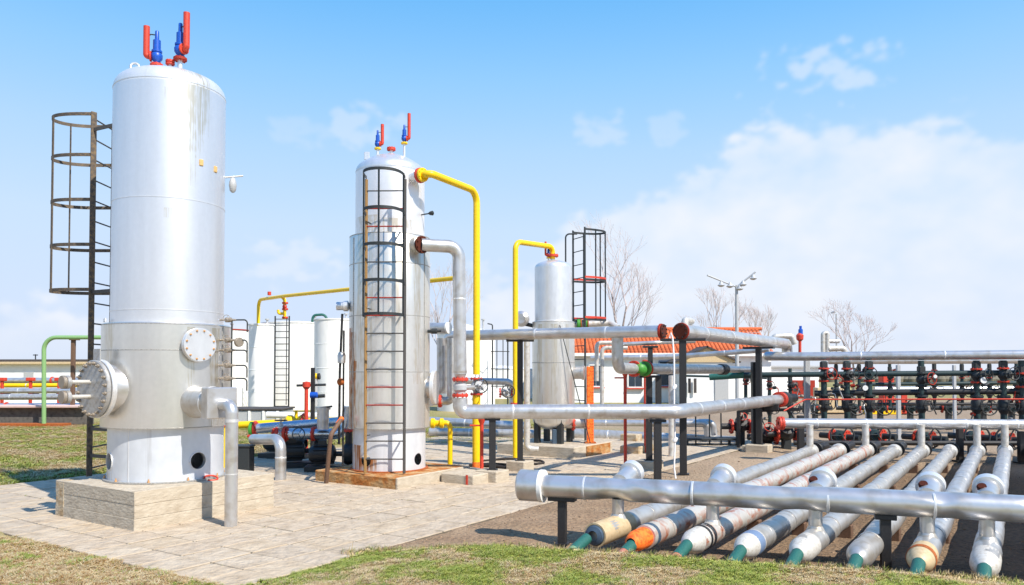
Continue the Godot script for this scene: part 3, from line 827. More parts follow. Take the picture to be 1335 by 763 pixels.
func vessel_two() -> void:
	var c := Vector3(-2.25, 0, -14.1)
	var t := thing("separator_vessel", "silver vertical vessel with a caged ladder up its front", "pressure vessel", c + UP * 0.24, "vertical process vessels")
	var rust := Color(0.62, 0.34, 0.13)
	var stain := Color(0.70, 0.62, 0.48)
	part(t, "skirt", skirt(c, 0.66, 0.245, 1.0, [[-29.0, 0.44, 0.105], [60.0, 0.44, 0.105], [156.0, 0.44, 0.105], [-130.0, 0.44, 0.105]]), uvmat(skin(111, 512, 128, Color(0.84, 0.85, 0.87), 0.06, [[0.86, 0.4, 0.08, 0.6, rust, 0.9], [0.79, 0.0, 0.09, 1.0, rust, 0.9], [0.92, 0.7, 0.12, 0.3, rust, 0.9]]), 0.5, 0.3))
	part(t, "base_ring", shell(c, [Vector2(0.65, 0.24), Vector2(0.71, 0.24), Vector2(0.71, 0.258), Vector2(0.65, 0.26)]), M.rust)
	part(t, "lower_shell", shell(c, [Vector2(0.6, 0.99), Vector2(0.733, 0.99), Vector2(0.733, 2.0), Vector2(0.733, 3.0), Vector2(0.733, 4.44), Vector2(0.72, 4.46), Vector2(0.62, 4.47)], 96), uvmat(skin(113, 1024, 1024, Color(0.88, 0.87, 0.85), 0.04, [[0.80, 0.48, 0.11, 0.52, rust, 1.0], [0.835, 0.5, 0.08, 0.5, rust, 1.0], [0.86, 0.64, 0.05, 0.36, rust, 0.8], [0.9, 0.02, 0.05, 0.9, stain, 0.4], [0.06, 0.0, 0.08, 0.5, stain, 0.25], [0.14, 0.05, 0.05, 0.7, stain, 0.35], [0.95, 0.0, 0.03, 1.0, stain, 0.3]]), 0.36, 0.72))
	part(t, "upper_shell", shell(c, [Vector2(0.63, 4.42), Vector2(0.63, 5.63)], 96), uvmat(skin(115, 512, 512, Color(0.92, 0.92, 0.93), 0.03, [[0.9, 0.7, 0.2, 0.3, stain, 0.4], [0.05, 0.75, 0.2, 0.25, stain, 0.4]]), 0.36, 0.5))
	part(t, "domed_head", shell(c, dome(0.63, 5.66, 0.36), 96), M.silver)
	for y in [1.0, 2.0, 3.0, 3.93, 4.45]: hoop_band(t, "seam_band", c, 0.731, y, 0.013, M.seam)
	hoop_band(t, "weld_seam", c, 0.628, 5.66, 0.014, M.silver)
	for a in [-52.0, 66.0]: part(t, "cladding_seam", MB.new().box(at_angle(c, a, 0.735, 2.7), Vector3(0.028, 3.4, 0.006), 0.0, Basis(UP, deg_to_rad(a))), M.seam)
	# round bolted side cover on the right
	var d := facing(84.0)
	var p := Vector3(c.x, 1.72, c.z)
	part(t, "side_nozzle", MB.new().lathe([Vector2(0.2, 0.6), Vector2(0.2, 0.8)], 32, along(p, d)), M.clad)
	part(t, "side_cover", disc(p + d * 0.80, d, 0.31, 0.07, 40, 0.01), M.band)
	# clad outlet nozzle near the middle and gas outlet at the top
	var d2 := facing(48.0)
	p = Vector3(c.x, 4.26, c.z)
	part(t, "upper_nozzle", MB.new().lathe([Vector2(0.16, 0.6), Vector2(0.15, 0.84), Vector2(0.12, 0.86)], 28, along(p, d2)), M.clad_old)
	part(t, "gas_outlet", tube(Vector3(c.x, 5.50, c.z) + facing(50.0) * 0.5, Vector3(c.x, 5.50, c.z) + facing(50.0) * 0.78, 0.115, 24), M.silver)
	relief_valve(t, Vector3(c.x - 0.22, 5.99, c.z + 0.1), Vector3(0.95, 0, 0.2), 0.036, 0.36, 0.1, M.blue, M.yellow, M.silver)
	relief_valve(t, Vector3(c.x + 0.27, 5.95, c.z + 0.1), Vector3(0.95, 0, 0.2), 0.036, 0.46, 0.24, M.blue, M.yellow, M.silver)
	part(t, "vent_stub", tube(Vector3(c.x + 0.03, 5.95, c.z + 0.1), Vector3(c.x + 0.03, 6.1, c.z + 0.1), 0.03, 14), M.silver)
	flange(t, Vector3(c.x + 0.03, 6.07, c.z + 0.1), UP, 0.08, 0.05, M.red)
	part(t, "lifting_lug", MB.new().box(Vector3(c.x - 0.42, 5.97, c.z + 0.1), Vector3(0.10, 0.15, 0.03), 0.01), M.silver)
	var lamp := part(t, "lamp_bracket", MB.new().sweep([Vector3(c.x + 0.60, 4.86, c.z + 0.2), Vector3(c.x + 0.74, 4.88, c.z + 0.22)], 0.012, 8), M.dark)
	part(lamp, "lamp_head", MB.new().lathe([Vector2(0.015, -0.05), Vector2(0.035, -0.02), Vector2(0.045, 0.03), Vector2(0.02, 0.05), Vector2(0.001, 0.05)], 16, along(Vector3(c.x + 0.78, 4.885, c.z + 0.22), Vector3(1, 0.1, 0))), M.dark)
	# dark drain cock on the right at the seam
	part(t, "drain_cock", MB.new().lathe([Vector2(0.03, 0.6), Vector2(0.03, 0.80), Vector2(0.05, 0.81), Vector2(0.05, 0.90), Vector2(0.02, 0.92), Vector2(0.02, 0.98)], 14, along(Vector3(c.x, 2.74, c.z), facing(78.0))), M.dark)
	# transmitter string down the left side
	var s := part(t, "impulse_line", MB.new().sweep(rounded([Vector3(c.x - 0.82, 3.05, c.z + 0.25), Vector3(c.x - 0.86, 2.0, c.z + 0.25), Vector3(c.x - 0.86, 0.7, c.z + 0.28)], 0.1), 0.022, 10), M.black)
	part(s, "impulse_line", MB.new().sweep([Vector3(c.x - 0.79, 2.75, c.z + 0.25), Vector3(c.x - 0.79, 0.3, c.z + 0.28)], 0.018, 8), M.black)
	part(s, "transmitter", MB.new().lathe([Vector2(0.001, -0.1), Vector2(0.075, -0.1), Vector2(0.075, 0.02), Vector2(0.095, 0.03), Vector2(0.095, 0.1), Vector2(0.06, 0.12), Vector2(0.001, 0.12)], 24, along(Vector3(c.x - 0.82, 3.19, c.z + 0.25), Vector3.RIGHT)), M.silver)
	part(s, "transmitter", MB.new().lathe([Vector2(0.001, -0.11), Vector2(0.07, -0.1), Vector2(0.075, 0.04), Vector2(0.05, 0.1), Vector2(0.001, 0.1)], 24, along(Vector3(c.x - 0.83, 2.26, c.z + 0.25), UP)), M.clad)
	part(s, "junction_ball", MB.new().lathe([Vector2(0.001, -0.07), Vector2(0.05, -0.05), Vector2(0.07, 0.0), Vector2(0.05, 0.05), Vector2(0.001, 0.07)], 16, along(Vector3(c.x - 0.84, 1.82, c.z + 0.27), Vector3.RIGHT)), M.rust)

func vessel_three() -> void:
	var c := Vector3(1.0, 0, -18.5)
	var t := thing("separator_vessel", "small silver vessel on dark legs behind the pipe rack", "pressure vessel", c + UP * 0.3, "vertical process vessels")
	part(t, "lower_shell", shell(c, [Vector2(0.001, 0.60), Vector2(0.22, 0.63), Vector2(0.4, 0.70), Vector2(0.49, 0.80), Vector2(0.51, 0.92), Vector2(0.51, 2.0), Vector2(0.51, 3.2), Vector2(0.44, 3.23)], 64), uvmat(skin(121, 512, 512, Color(0.87, 0.86, 0.84), 0.05, [[0.0, 0.05, 0.06, 0.8, Color(0.7, 0.64, 0.52), 0.4], [0.88, 0.05, 0.06, 0.9, Color(0.7, 0.62, 0.48), 0.5], [0.1, 0.05, 0.04, 0.9, Color(0.7, 0.64, 0.52), 0.3]]), 0.36, 0.72))
	part(t, "upper_shell", shell(c, [Vector2(0.45, 3.2), Vector2(0.45, 4.5)] + dome(0.45, 4.5, 0.2).slice(2), 64), M.silver)
	for y in [2.22, 3.19]: hoop_band(t, "seam_band", c, 0.51 if y < 3.0 else 0.505, y, 0.02, M.seam)
	for a in [20.0, 110.0, 200.0, 290.0]: part(t, "leg", MB.new().beam(at_angle(c, a, 0.42, 0.3), at_angle(c, a, 0.42, 0.95), 0.12, 0.12), M.dark)
	relief_valve(t, Vector3(c.x - 0.12, 4.66, c.z + 0.05), Vector3(-0.9, 0, 0.3), 0.03, 0.32, 0.08, M.blue, M.yellow, M.silver)
	var d := facing(75.0)
	part(t, "side_nozzle", MB.new().lathe([Vector2(0.15, 0.4), Vector2(0.15, 0.70), Vector2(0.17, 0.70), Vector2(0.17, 0.76), Vector2(0.001, 0.76)], 24, along(Vector3(c.x, 1.98, c.z), d)), M.clad_old)
	part(t, "drain_nozzle", tube(Vector3(c.x + 0.2, 0.78, c.z), Vector3(c.x + 0.9, 0.78, c.z), 0.14, 20), M.clad_old)
	flange(t, Vector3(c.x + 0.45, 0.78, c.z), Vector3.RIGHT, 0.19, 0.05, M.red)
	part(t, "sight_dial", MB.new().lathe([Vector2(0.001, -0.1), Vector2(0.17, -0.1), Vector2(0.19, -0.02), Vector2(0.19, 0.04), Vector2(0.12, 0.1), Vector2(0.001, 0.1)], 24, along(Vector3(c.x - 0.77, 3.28, c.z), Vector3(-0.3, 0, 1))), M.clad)
	part(t, "dial_arm", tube(Vector3(c.x - 0.68, 3.16, c.z - 0.05), Vector3(c.x - 0.42, 3.1, c.z), 0.05, 10), M.dark)
	part(t, "stay_wire", MB.new().sweep([Vector3(c.x + 0.12, 3.1, c.z + 0.53), Vector3(c.x + 0.82, 0.35, c.z + 0.62)], 0.012, 6), M.dark)
	part(t, "drain_leg", MB.new().box(Vector3(c.x + 0.06, 0.47, c.z + 0.3), Vector3(0.22, 0.36, 0.2), 0.01), M.dark_blue)
	var stand := thing("stand_column", "orange weathered steel column beside the small leggy vessel", "column", Vector3(1.86, 0.3, -18.3))
	part(stand, "column", MB.new().box(Vector3(1.86, 1.2, -18.3), Vector3(0.16, 1.85, 0.16), 0.01), M.orange)
	part(stand, "shoe_plate", MB.new().box(Vector3(1.86, 0.32, -18.3), Vector3(0.26, 0.03, 0.26)), M.rust)

# ---------------------------------------------------------------- ladders
func caged_ladder(t: Node3D, p: Vector3, wide: Vector3, out: Vector3, half: float, y0: float, y1: float, step: float, hoops: Array, cage_r: float, bars: Array, rail: Array, rung: Array, hoop: Material, rail_w := 0.06) -> void:
	# p: foot between the rails; wide: unit vector along a rung; out: unit vector from the wall to the climber
	var k := 0
	for s in [-1.0, 1.0]:
		part(t, "rail", MB.new().beam(p + wide * half * s + UP * y0, p + wide * half * s + UP * y1, 0.022, rail_w, 0.004), rail[k % rail.size()])
		k += 1
	var y := y0 + step * 0.8
	k = 0
	while y < y1 - 0.05:
		part(t, "rung", MB.new().sweep([p - wide * half + UP * y, p + wide * half + UP * y], 0.0115, 8), rung[k % rung.size()])
		y += step
		k += 1
	for h in hoops:
		part(t, "hoop", strap(p + UP * h, wide, out, half, cage_r), hoop)
	for b in bars:
		var w: float = deg_to_rad(b)
		var q := p + hoop_point(wide, out, half, cage_r, w)
		part(t, "cage_bar", MB.new().beam(q + UP * (hoops[0] - 0.02), q + UP * (hoops[-1] + 0.02), 0.034, 0.010), hoop)

func hoop_point(wide: Vector3, out: Vector3, half: float, r: float, w: float) -> Vector3:
	# from one rail (0) round to the other (PI): a bowed cage a little wider than the ladder
	return wide * -cos(w) * (half + 0.06 * sin(w)) + out * r * pow(maxf(sin(w), 0.0), 0.8)

func strap(p: Vector3, wide: Vector3, out: Vector3, half: float, r: float) -> MB:
	var mb := MB.new()
	var seg := 26
	var rows := []
	for k in seg + 1:
		var w := PI * k / seg
		var a := p + hoop_point(wide, out, half, r, w)
		var nn := (wide * -cos(w) + out * sin(w)).normalized()
		rows.append([a, nn])
	for side in [1.0, -1.0]:
		var s := mb.v.size()
		for k in seg + 1:
			for y in [-0.025, 0.025]: mb.vert(rows[k][0] + rows[k][1] * 0.005 * side + UP * y, rows[k][1] * side)
		for k in seg: mb.quad(s + k * 2, s + k * 2 + 1, s + k * 2 + 3, s + k * 2 + 2)
	for y in [-0.025, 0.025]:
		var s := mb.v.size()
		for k in seg + 1:
			for side in [-0.005, 0.005]: mb.vert(rows[k][0] + rows[k][1] * side + UP * y, UP * signf(y))
		for k in seg: mb.quad(s + k * 2, s + k * 2 + 1, s + k * 2 + 3, s + k * 2 + 2)
	return mb

func ladders() -> void:
	var c1 := Vector3(-4.86, 0, -10.83)
	var p1 := Vector3(-6.32, 0, -11.8)
	var t1 := thing("caged_ladder", "weathered brown caged ladder standing left of the tallest vessel", "ladder", p1, "caged ladders")
	caged_ladder(t1, p1, Vector3(0, 0, -1), Vector3(-1, 0, 0), 0.3, 0.0, 5.93, 0.31, [3.24, 3.92, 4.60, 5.28, 5.90], 0.78, [56.0, 84.0, 128.0], [M.ladder], [M.ladder_grey], M.ladder, 0.085)
	for y in [0.75, 1.15, 3.2, 5.66]:
		part(t1, "stay", MB.new().beam(p1 + Vector3(0, y, 0.3), Vector3(c1.x - (0.66 if y > 2.7 else 0.62), y, c1.z - 0.25), 0.02, 0.05), M.ladder_grey)
	var p2 := Vector3(-2.18, 0, -13.17)
	var t2 := thing("caged_ladder", "dark caged ladder on the front of the middle vessel", "ladder", p2 + UP * 0.25, "caged ladders")
	caged_ladder(t2, p2, Vector3(1, 0, 0.02).normalized(), Vector3(-0.02, 0, 1).normalized(), 0.335, 0.26, 5.33, 0.308, [2.96, 3.52, 4.12, 4.72, 5.36], 0.62, [14.0, 90.0, 166.0], [M.ladder_ochre, M.ladder_grey], [M.ladder_grey, M.ladder_grey, M.ladder_grey, M.red_rust, M.red_rust], M.dark)
	for y in [0.9, 3.1, 4.6]:
		for s in [-0.335, 0.335]: part(t2, "stay", MB.new().beam(p2 + Vector3(s, y, 0), p2 + Vector3(s * 0.9, y, -0.24), 0.03, 0.012), M.dark)
	var p3 := Vector3(1.681, 2.48, -19.2)
	p3.y = 0.0
	var t3 := thing("caged_ladder", "black and red caged ladder behind the small leggy vessel", "ladder", p3, "caged ladders")
	caged_ladder(t3, p3, Vector3(-0.45, 0, -0.89), Vector3(0.89, 0, -0.45).normalized(), 0.28, 0.0, 5.6, 0.34, [3.3, 4.30, 5.55], 0.75, [20.0, 70.0, 110.0, 160.0], [M.dark], [M.dark], M.dark, 0.07)
	part(t3, "red_hoop", strap(p3 + UP * 3.36, Vector3(-0.45, 0, -0.89), Vector3(0.89, 0, -0.45).normalized(), 0.29, 0.77), M.red)
	part(t3, "red_hoop", strap(p3 + UP * 4.36, Vector3(-0.45, 0, -0.89), Vector3(0.89, 0, -0.45).normalized(), 0.29, 0.77), M.red)
	part(t3, "guard_rail", MB.new().sweep(rounded([p3 + Vector3(-0.34, 3.4, 0.1), p3 + Vector3(-0.34, 5.45, 0.1), p3 + Vector3(-0.05, 5.45, 0.1)], 0.1), 0.02, 8), M.dark)

# ---------------------------------------------------------------- pipes
func run(called: String, label: String, pts: Array, r: float, m: Material, bend := 0.0, band_every := 0.0, group := "", sides := 18) -> Node3D:
	var t := thing(called, label, "pipe", pts[0], group)
	part(t, "pipe", MB.new().sweep(rounded(pts, bend if bend > 0.0 else r * 2.2) if pts.size() > 2 else pts, r, sides), m)
	if band_every > 0.0:
		for k in pts.size() - 1:
			var p: Vector3 = pts[k]
			var q: Vector3 = pts[k + 1]
			var len := p.distance_to(q)
			var n := int((len - 0.3) / band_every)
			for j in n: ring(t, p.lerp(q, (j + 0.7) * band_every / len), (q - p) / len, r)
	return t

func ring(t: Node3D, p: Vector3, d: Vector3, r: float, w := 0.022, m: Material = null) -> void:
	part(t, "joint_band", MB.new().lathe([Vector2(r - 0.002, -w), Vector2(r + 0.004, -w * 0.6), Vector2(r + 0.004, w * 0.6), Vector2(r - 0.002, w)], 24, along(p, d)), m if m else M.band)

func post(label: String, p: Vector3, top: float, w: float, foot := 0.0, cap := 0.5, cap_dir := Vector3.RIGHT) -> Node3D:
	var t := thing("pipe_support", label, "support post", p, "black pipe supports")
	var bs := Basis(cap_dir, UP, cap_dir.cross(UP))
	if foot > 0.0: part(t, "footing", MB.new().box(p + UP * 0.1, Vector3(foot, 0.24, foot * 0.9), 0.015, Basis(E1, UP, -E2)), M.concrete)
	part(t, "column", MB.new().box(p + UP * (top * 0.5), Vector3(w, top, w * 0.9), 0.008, bs), M.black)
	part(t, "base_plate", MB.new().box(p + UP * (0.225 if foot > 0.0 else 0.03), Vector3(w * 1.6, 0.015, w * 1.5), 0.0, bs), M.black)
	if cap > 0.0: part(t, "cap_plate", MB.new().box(p + UP * (top - 0.02), Vector3(cap, 0.05, w * 1.3), 0.006, bs), M.black)
	return t

func front_pipes() -> void:
	# eight clad lines lying side by side on the ground, running away to the valve row
	var skins := [M.clad_old, M.pipe_patchy, M.pipe_patchy, M.clad_old, M.clad_old, M.clad_old, M.clad, M.clad, M.clad_old, M.clad_old]
	var nth := ["first", "second", "third", "fourth", "fifth", "sixth", "seventh", "eighth", "ninth", "tenth"]
	var look := ["with a tan end and dark blue face", "with a flaking orange end", "with black strokes on its white end", "with a blue wrap behind its white end", "with a plain white end and a riser", "under the black post", "with a tan and brown end", "with a white domed end", "just beyond the picture's right edge", "farthest right beyond the picture"]
	for i in 10:
		var a := 2.1 + i * 0.5
		var b0 := 2.95 + i * 0.12
		var b1 := (9.75 + 0.552 * a) / 0.834
		var y := 0.27 + rng.randf_range(-0.012, 0.012)
		var near := site(a, b0, y)
		var far := site(a, b1, y + 0.02)
		var r := 0.124 if i < 2 else 0.121
		var t := thing("ground_pipe", "%s ground pipe from the left, %s" % [nth[i], look[i]], "pipe", Vector3(near.x, 0, near.z), "parallel clad pipes on the ground")
		var path := []
		var n := 40
		for k in n + 1: path.append(near.lerp(far, float(k) / n) + E1 * 0.006 * sin(k * 1.3 + i) + UP * 0.005 * sin(k * 0.9 + i * 2.0))
		part(t, "cladding", MB.new().sweep(path, r, 24, true, noise(200 + i, 0.5, 2), 0.010), skins[i])
		var every := 0.9 if i < 4 else 0.62
		var s := 0.55
		while s < b1 - b0 - 0.2:
			ring(t, near.lerp(far, s / (b1 - b0)), E2, r + 0.0, 0.009, skins[i])
			s += every * rng.randf_range(0.85, 1.15)
		# the near end: a dome or cone down to the small green line that dips into the bank
		var end_mat: Material = [M.dark_blue, M.orange, M.white_end, M.white_end, M.white_end, M.clad_old, M.tan_end, M.white_end, M.white_end, M.clad_old][i]
		var prof: Array = [Vector2(0.055, -0.20), Vector2(0.08, -0.175), Vector2(0.104, -0.10), Vector2(r + 0.002, -0.02), Vector2(r + 0.005, 0.24)]
		if i == 0: prof = [Vector2(0.055, -0.07), Vector2(0.10, -0.05), Vector2(r - 0.012, 0.0), Vector2(r - 0.01, 0.05)]
		if i == 1: prof = [Vector2(0.05, -0.32), Vector2(0.08, -0.29), Vector2(0.105, -0.2), Vector2(0.11, 0.1), Vector2(0.105, 0.3)]
		part(t, "end_cone", MB.new().lathe(prof, 28, along(near, E2)), end_mat)
		if i == 0: part(t, "tan_sleeve", MB.new().lathe([Vector2(r - 0.012, -0.02), Vector2(r + 0.006, -0.02), Vector2(r + 0.006, 0.75), Vector2(r, 0.78)], 28, along(near, E2)), M.tan_end)
		if i == 1: ring(t, near + E2 * 0.12, E2, r + 0.003, 0.05, M.dark_blue)
		if i == 2:
			for q in [0.18, 0.30]: part(t, "black_stroke", MB.new().lathe([Vector2(r + 0.010, -0.022), Vector2(r + 0.0125, -0.02), Vector2(r + 0.0125, 0.02), Vector2(r + 0.010, 0.022)], 24, along(near + E2 * q, E2)), M.black)
		if i == 3: ring(t, near + E2 * 0.14, E2, r + 0.004, 0.10, M.wrap_blue)
		if i == 6: ring(t, near + E2 * 0.02, E2, r + 0.005, 0.05, M.rust)
		var tip := near - E2 * 0.2
		part(t, "line_pipe", MB.new().sweep([tip, near - E2 * 0.48 - UP * 0.07], 0.058, 18, false), M.teal)
		part(t, "buried_line", MB.new().sweep([near - E2 * 0.47 - UP * 0.068, near - E2 * 1.2 - UP * 0.30], 0.056, 18), M.red_mint if i == 1 or i == 2 or i == 7 else M.mint)
		# far end collar and the dark spool into the valve row
		part(t, "end_collar", MB.new().lathe([Vector2(r, -0.16), Vector2(r + 0.03, -0.14), Vector2(r + 0.03, 0.02), Vector2(0.1, 0.04)], 24, along(far, E2)), M.pipe_white)
		part(t, "spool", MB.new().sweep([far - E2 * 0.05, far + E2 * 1.5], 0.085, 16), M.black)
		flange(t, far + E2 * 0.34, E2, 0.16, 0.05, M.black)
		flange(t, far + E2 * 0.40, E2, 0.16, 0.05, M.black)
		for f in [0.2, 0.55, 0.85]:
			var q := near.lerp(far, f)
			var low := land(q.x, -q.z) - 0.03
			part(t, "pedestal", MB.new().box(Vector3(q.x, (low + 0.16) * 0.5, q.z), Vector3(0.16, 0.16 - low, 0.12), 0.01, Basis(E1, UP, -E2)), M.brown)
	# the dented header lying across them
	var h0 := Vector3(0.343, 0.672, -8.95)
	var hd := Vector3(0.945, 0, 0.326)
	h0.y = 0.675
	var h1 := h0 + hd * 7.2 + UP * 0.02
	var t := thing("header_pipe", "dented silver header pipe crossing the front of the ground pipes", "pipe", Vector3(h0.x, 0, h0.z))
	var path := []
	for k in 181: path.append(h0.lerp(h1, k / 180.0))
	part(t, "cladding", MB.new().sweep(path, 0.13, 36, true, noise(260, 0.42, 2), 0.055), M.clad)
	for s in [0.52, 1.72, 3.08, 4.05, 5.25, 6.4]: ring(t, h0 + hd * s, hd, 0.131, 0.014)
	part(t, "end_cap", MB.new().lathe([Vector2(0.001, -0.27), Vector2(0.165, -0.27), Vector2(0.182, -0.25), Vector2(0.182, 0.0), Vector2(0.128, 0.02)], 40, along(h0, hd)), M.clad)
	part(t, "cap_rim", MB.new().lathe([Vector2(0.12, -0.012), Vector2(0.188, -0.012), Vector2(0.188, 0.035), Vector2(0.12, 0.035)], 40, along(h0, hd)), M.white)
	for i in [0, 2, 4, 6, 7]:
		var a: float = 2.1 + i * 0.5
		# where the header passes over this line
		var g := site(a, 0.0)
		var rel := h0 - g
		var tt := -rel.dot(E1) / hd.dot(E1)
		var q: Vector3 = h0 + hd * tt
		var drop := q + Vector3(0, -0.1, 0)
		part(t, "riser", MB.new().sweep([Vector3(drop.x, 0.33, drop.z), drop], 0.068, 20, false), M.clad_old)
		part(t, "riser_saddle", MB.new().lathe([Vector2(0.10, 0.34), Vector2(0.085, 0.38), Vector2(0.07, 0.41)], 20, Transform3D(Basis.IDENTITY, Vector3(q.x, 0, q.z))), M.clad_old)
		# clad stub and blind rising behind the header
		var ax := (E2 + UP * 0.25).normalized()
		var st := part(t, "stub", MB.new().lathe([Vector2(0.001, 0.02), Vector2(0.10, 0.05), Vector2(0.105, 0.30), Vector2(0.115, 0.34)], 28, along(q + UP * 0.06, ax)), M.clad)
		part(st, "stub_collar", MB.new().lathe([Vector2(0.10, 0.32), Vector2(0.138, 0.33), Vector2(0.14, 0.42), Vector2(0.125, 0.43), Vector2(0.001, 0.44)], 32, along(q + UP * 0.06, ax)), M.band)
		if i > 3: part(st, "rusty_plug", MB.new().lathe([Vector2(0.045, -0.03), Vector2(0.045, 0.035), Vector2(0.03, 0.035), Vector2(0.03, 0.05), Vector2(0.001, 0.05)], 14, along(q + UP * 0.17 + E2 * 0.14 - E1 * 0.04, Vector3(-0.5, 0.7, 0.5))), M.rust_face)
	var p := h0 + hd * 0.25
	post("short black post under the capped end of the dented header", Vector3(p.x, 0, p.z), 0.56, 0.095, 0.0, 0.32, hd)
	p = h0 + hd * 3.62
	post("short black post under the dented header amid the ground pipes", Vector3(p.x, -0.2, p.z), 0.76, 0.10, 0.0, 0.2, hd)
	# thin red vent on the paving and little studs
	# second header at the far ends
	var f0 := Vector3(5.981, 0.864, -17)
	var f1 := f0 + Vector3(7.2, 0, 0.55)
	t = run("header_pipe", "straight silver header above the far ends of the ground pipes", [f0, f1], 0.11, M.clad, 0.0, 1.05)
	flange(t, f0 - Vector3(0.09, 0, 0), Vector3.RIGHT, 0.15, 0.05, M.red)
	flange(t, f0 - Vector3(0.03, 0, 0), Vector3.RIGHT, 0.15, 0.05, M.red)
	for i in [0, 2, 4, 6, 7]:
		var a: float = 2.1 + i * 0.5
		var b1 := (9.75 + 0.552 * a) / 0.834 - 0.12
		var q := site(a, b1)
		part(t, "riser", tube(Vector3(q.x, 0.34, q.z), Vector3(q.x, lerpf(f0.y, f1.y, 0.5), q.z), 0.072, 18), M.pipe_white)
	solo("vent_stub", MB.new().sweep([Vector3(2.075, 0, -13.57), Vector3(2.075, 0, -13.57) + UP * 0.1], 0.025, 10).sweep([Vector3(2.075, 0, -13.57) + UP * 0.1, Vector3(2.075, 0, -13.57) + UP * 0.13], 0.05, 12), M.dark, "small dark capped stub standing on the paving edge", "vent pipe")

func rack_pipes() -> void:
	# A: high pipe from the middle vessel to the rusty blind; B: high pipe running away from its own blind
	var a0 := Vector3(2.609, 2.711, -13.4)
	var a1 := Vector3(-1.369, 2.752, -16)
	var t := run("overhead_pipe", "high silver pipe ending left of the post in a rusty blind flange", [a0, a1, a1 + Vector3(-0.02, -1.2, -0.05)], 0.105, M.clad, 0.2, 1.5, "overhead rack pipes", 24)
	blind(t, a0, (a0 - a1).normalized(), 0.135)
	t.get_child(0).set_meta("label", "clad pipe with a bend down at its left end")
	var down := Vector3(1.92, 2.754, -13.95)
	part(t, "branch_pipe", MB.new().sweep(rounded([down, Vector3(1.918, 2.07, -13.95), Vector3(2.361, 2.06, -14.9)], 0.2), 0.105, 22), M.clad_old)
	flange(t, Vector3(2.377, 2.06, -15), E2, 0.16, 0.04, M.red)
	part(t, "check_valve", MB.new().lathe([Vector2(0.09, 0.0), Vector2(0.13, 0.06), Vector2(0.13, 0.16), Vector2(0.09, 0.22)], 20, along(Vector3(2.407, 2.06, -15), Vector3(0.95, 0, -0.3))), M.green)
	var b0 := Vector3(3.223, 2.774, -14.6)
	var b1 := b0 + E2 * 8.0
	t = run("overhead_pipe", "high silver pipe running away from a rusty blind flange above the tall post", [b0, b1, b1 - UP * 0.45], 0.142, M.clad, 0.2, 1.7, "overhead rack pipes", 26)
	blind(t, b0, -E2, 0.165)
	part(t, "valve_stub", MB.new().sweep(rounded([b0 + E2 * 0.2 + UP * 0.1, b0 + E2 * 0.2 + UP * 0.22, b0 + E2 * 0.55 + UP * 0.22], 0.06), 0.07, 16), M.pipe_white)
	post("tall black T-post under the rusty blind ends, with the white rope", Vector3(b0.x + 0.04, 0.03, b0.z - 0.05), b0.y - 0.17, 0.135, 0.0, 0.85, Vector3(0.97, 0, 0.2).normalized())
	var p := b0 + E2 * 5.2
	post("tall black T-post standing left of the dark valve manifold", Vector3(p.x, 0, p.z), b0.y - 0.16, 0.135, 0.55, 0.75, E1)
	p = Vector3(0.16, 2.745, -15.2)
	post("tall black T-post beside the thin yellow riser", Vector3(p.x, 0.03, p.z), p.y - 0.13, 0.115, 0.42, 0.55)
	# C: mid-level pipe from the vessel's downcomer, then away
	var c0 := Vector3(-0.927, 1.286, -13.75)
	var c1 := Vector3(2.983, 1.291, -13.8)
	var c2 := c1 + E2 * 6.9
	var top := Vector3(-0.959, 4.249, -13.75)
	t = run("rack_pipe", "mid-height silver pipe bending away behind the tall post", [Vector3(c0.x, c0.y + 0.24, c0.z), c0, c1, c2], 0.132, M.clad, 0.3, 1.35, "clad rack pipes", 26)
	flange(t, c2, E2, 0.2, 0.06, M.red)
	flange(t, c2 + E2 * 0.12, E2, 0.2, 0.06, M.red)
	part(t, "valve_body", MB.new().lathe([Vector2(0.13, 0.1), Vector2(0.2, 0.3), Vector2(0.2, 0.6), Vector2(0.12, 0.8), Vector2(0.12, 1.6)], 20, along(c2, E2)), M.black)
	t.get_child(t.get_child_count() - 1).set_meta("label", "dark valve at the far end of the pipe")
	p = Vector3(-0.351, 1.285, -13.78)
	post("low black post on a concrete foot below the valve bend", Vector3(p.x, 0.03, p.z), p.y - 0.14, 0.12, 0.46, 0.28)
	p = Vector3(2.62, 1.281, -13.85)
	post("black post under the bend of the mid-height pipe", Vector3(p.x, 0.0, p.z), p.y - 0.14, 0.125, 0.0, 0.3)
	p = Vector3(2.766, 2.046, -15.5)
	var stand := post("double black post carrying the flanged pipe behind the bend", Vector3(p.x, 0.0, p.z), p.y - 0.12, 0.12, 0.45, 0.4)
	part(stand, "column", MB.new().box(Vector3(p.x + 0.19, (p.y - 0.12) * 0.5, p.z), Vector3(0.11, p.y - 0.12, 0.11), 0.006), M.black)
	part(stand, "upper_stub", MB.new().box(Vector3(p.x + 0.03, p.y + 0.27, p.z), Vector3(0.09, 0.36, 0.09), 0.006), M.black)
	part(stand, "upper_cap", MB.new().box(Vector3(p.x + 0.03, p.y + 0.46, p.z), Vector3(0.3, 0.04, 0.14), 0.006), M.black)
	# downcomer from the middle vessel with its red-flanged check valve
	var noz := Vector3(-2.25, top.y, -14.1) + facing(48.0) * 0.86
	t = run("downcomer_pipe", "fat silver downcomer from the middle vessel to the red flanges", [noz, top, Vector3(c0.x, 1.96, c0.z)], 0.115, M.clad, 0.2, 1.35, "", 26)
	flange(t, noz, facing(48.0), 0.155, 0.045, M.rust_face)
	part(t, "taper", MB.new().lathe([Vector2(0.075, 1.87), Vector2(0.085, 1.9), Vector2(0.118, 1.99), Vector2(0.12, 2.02)], 24, Transform3D(Basis.IDENTITY, Vector3(c0.x, 0, c0.z))), M.clad_old)
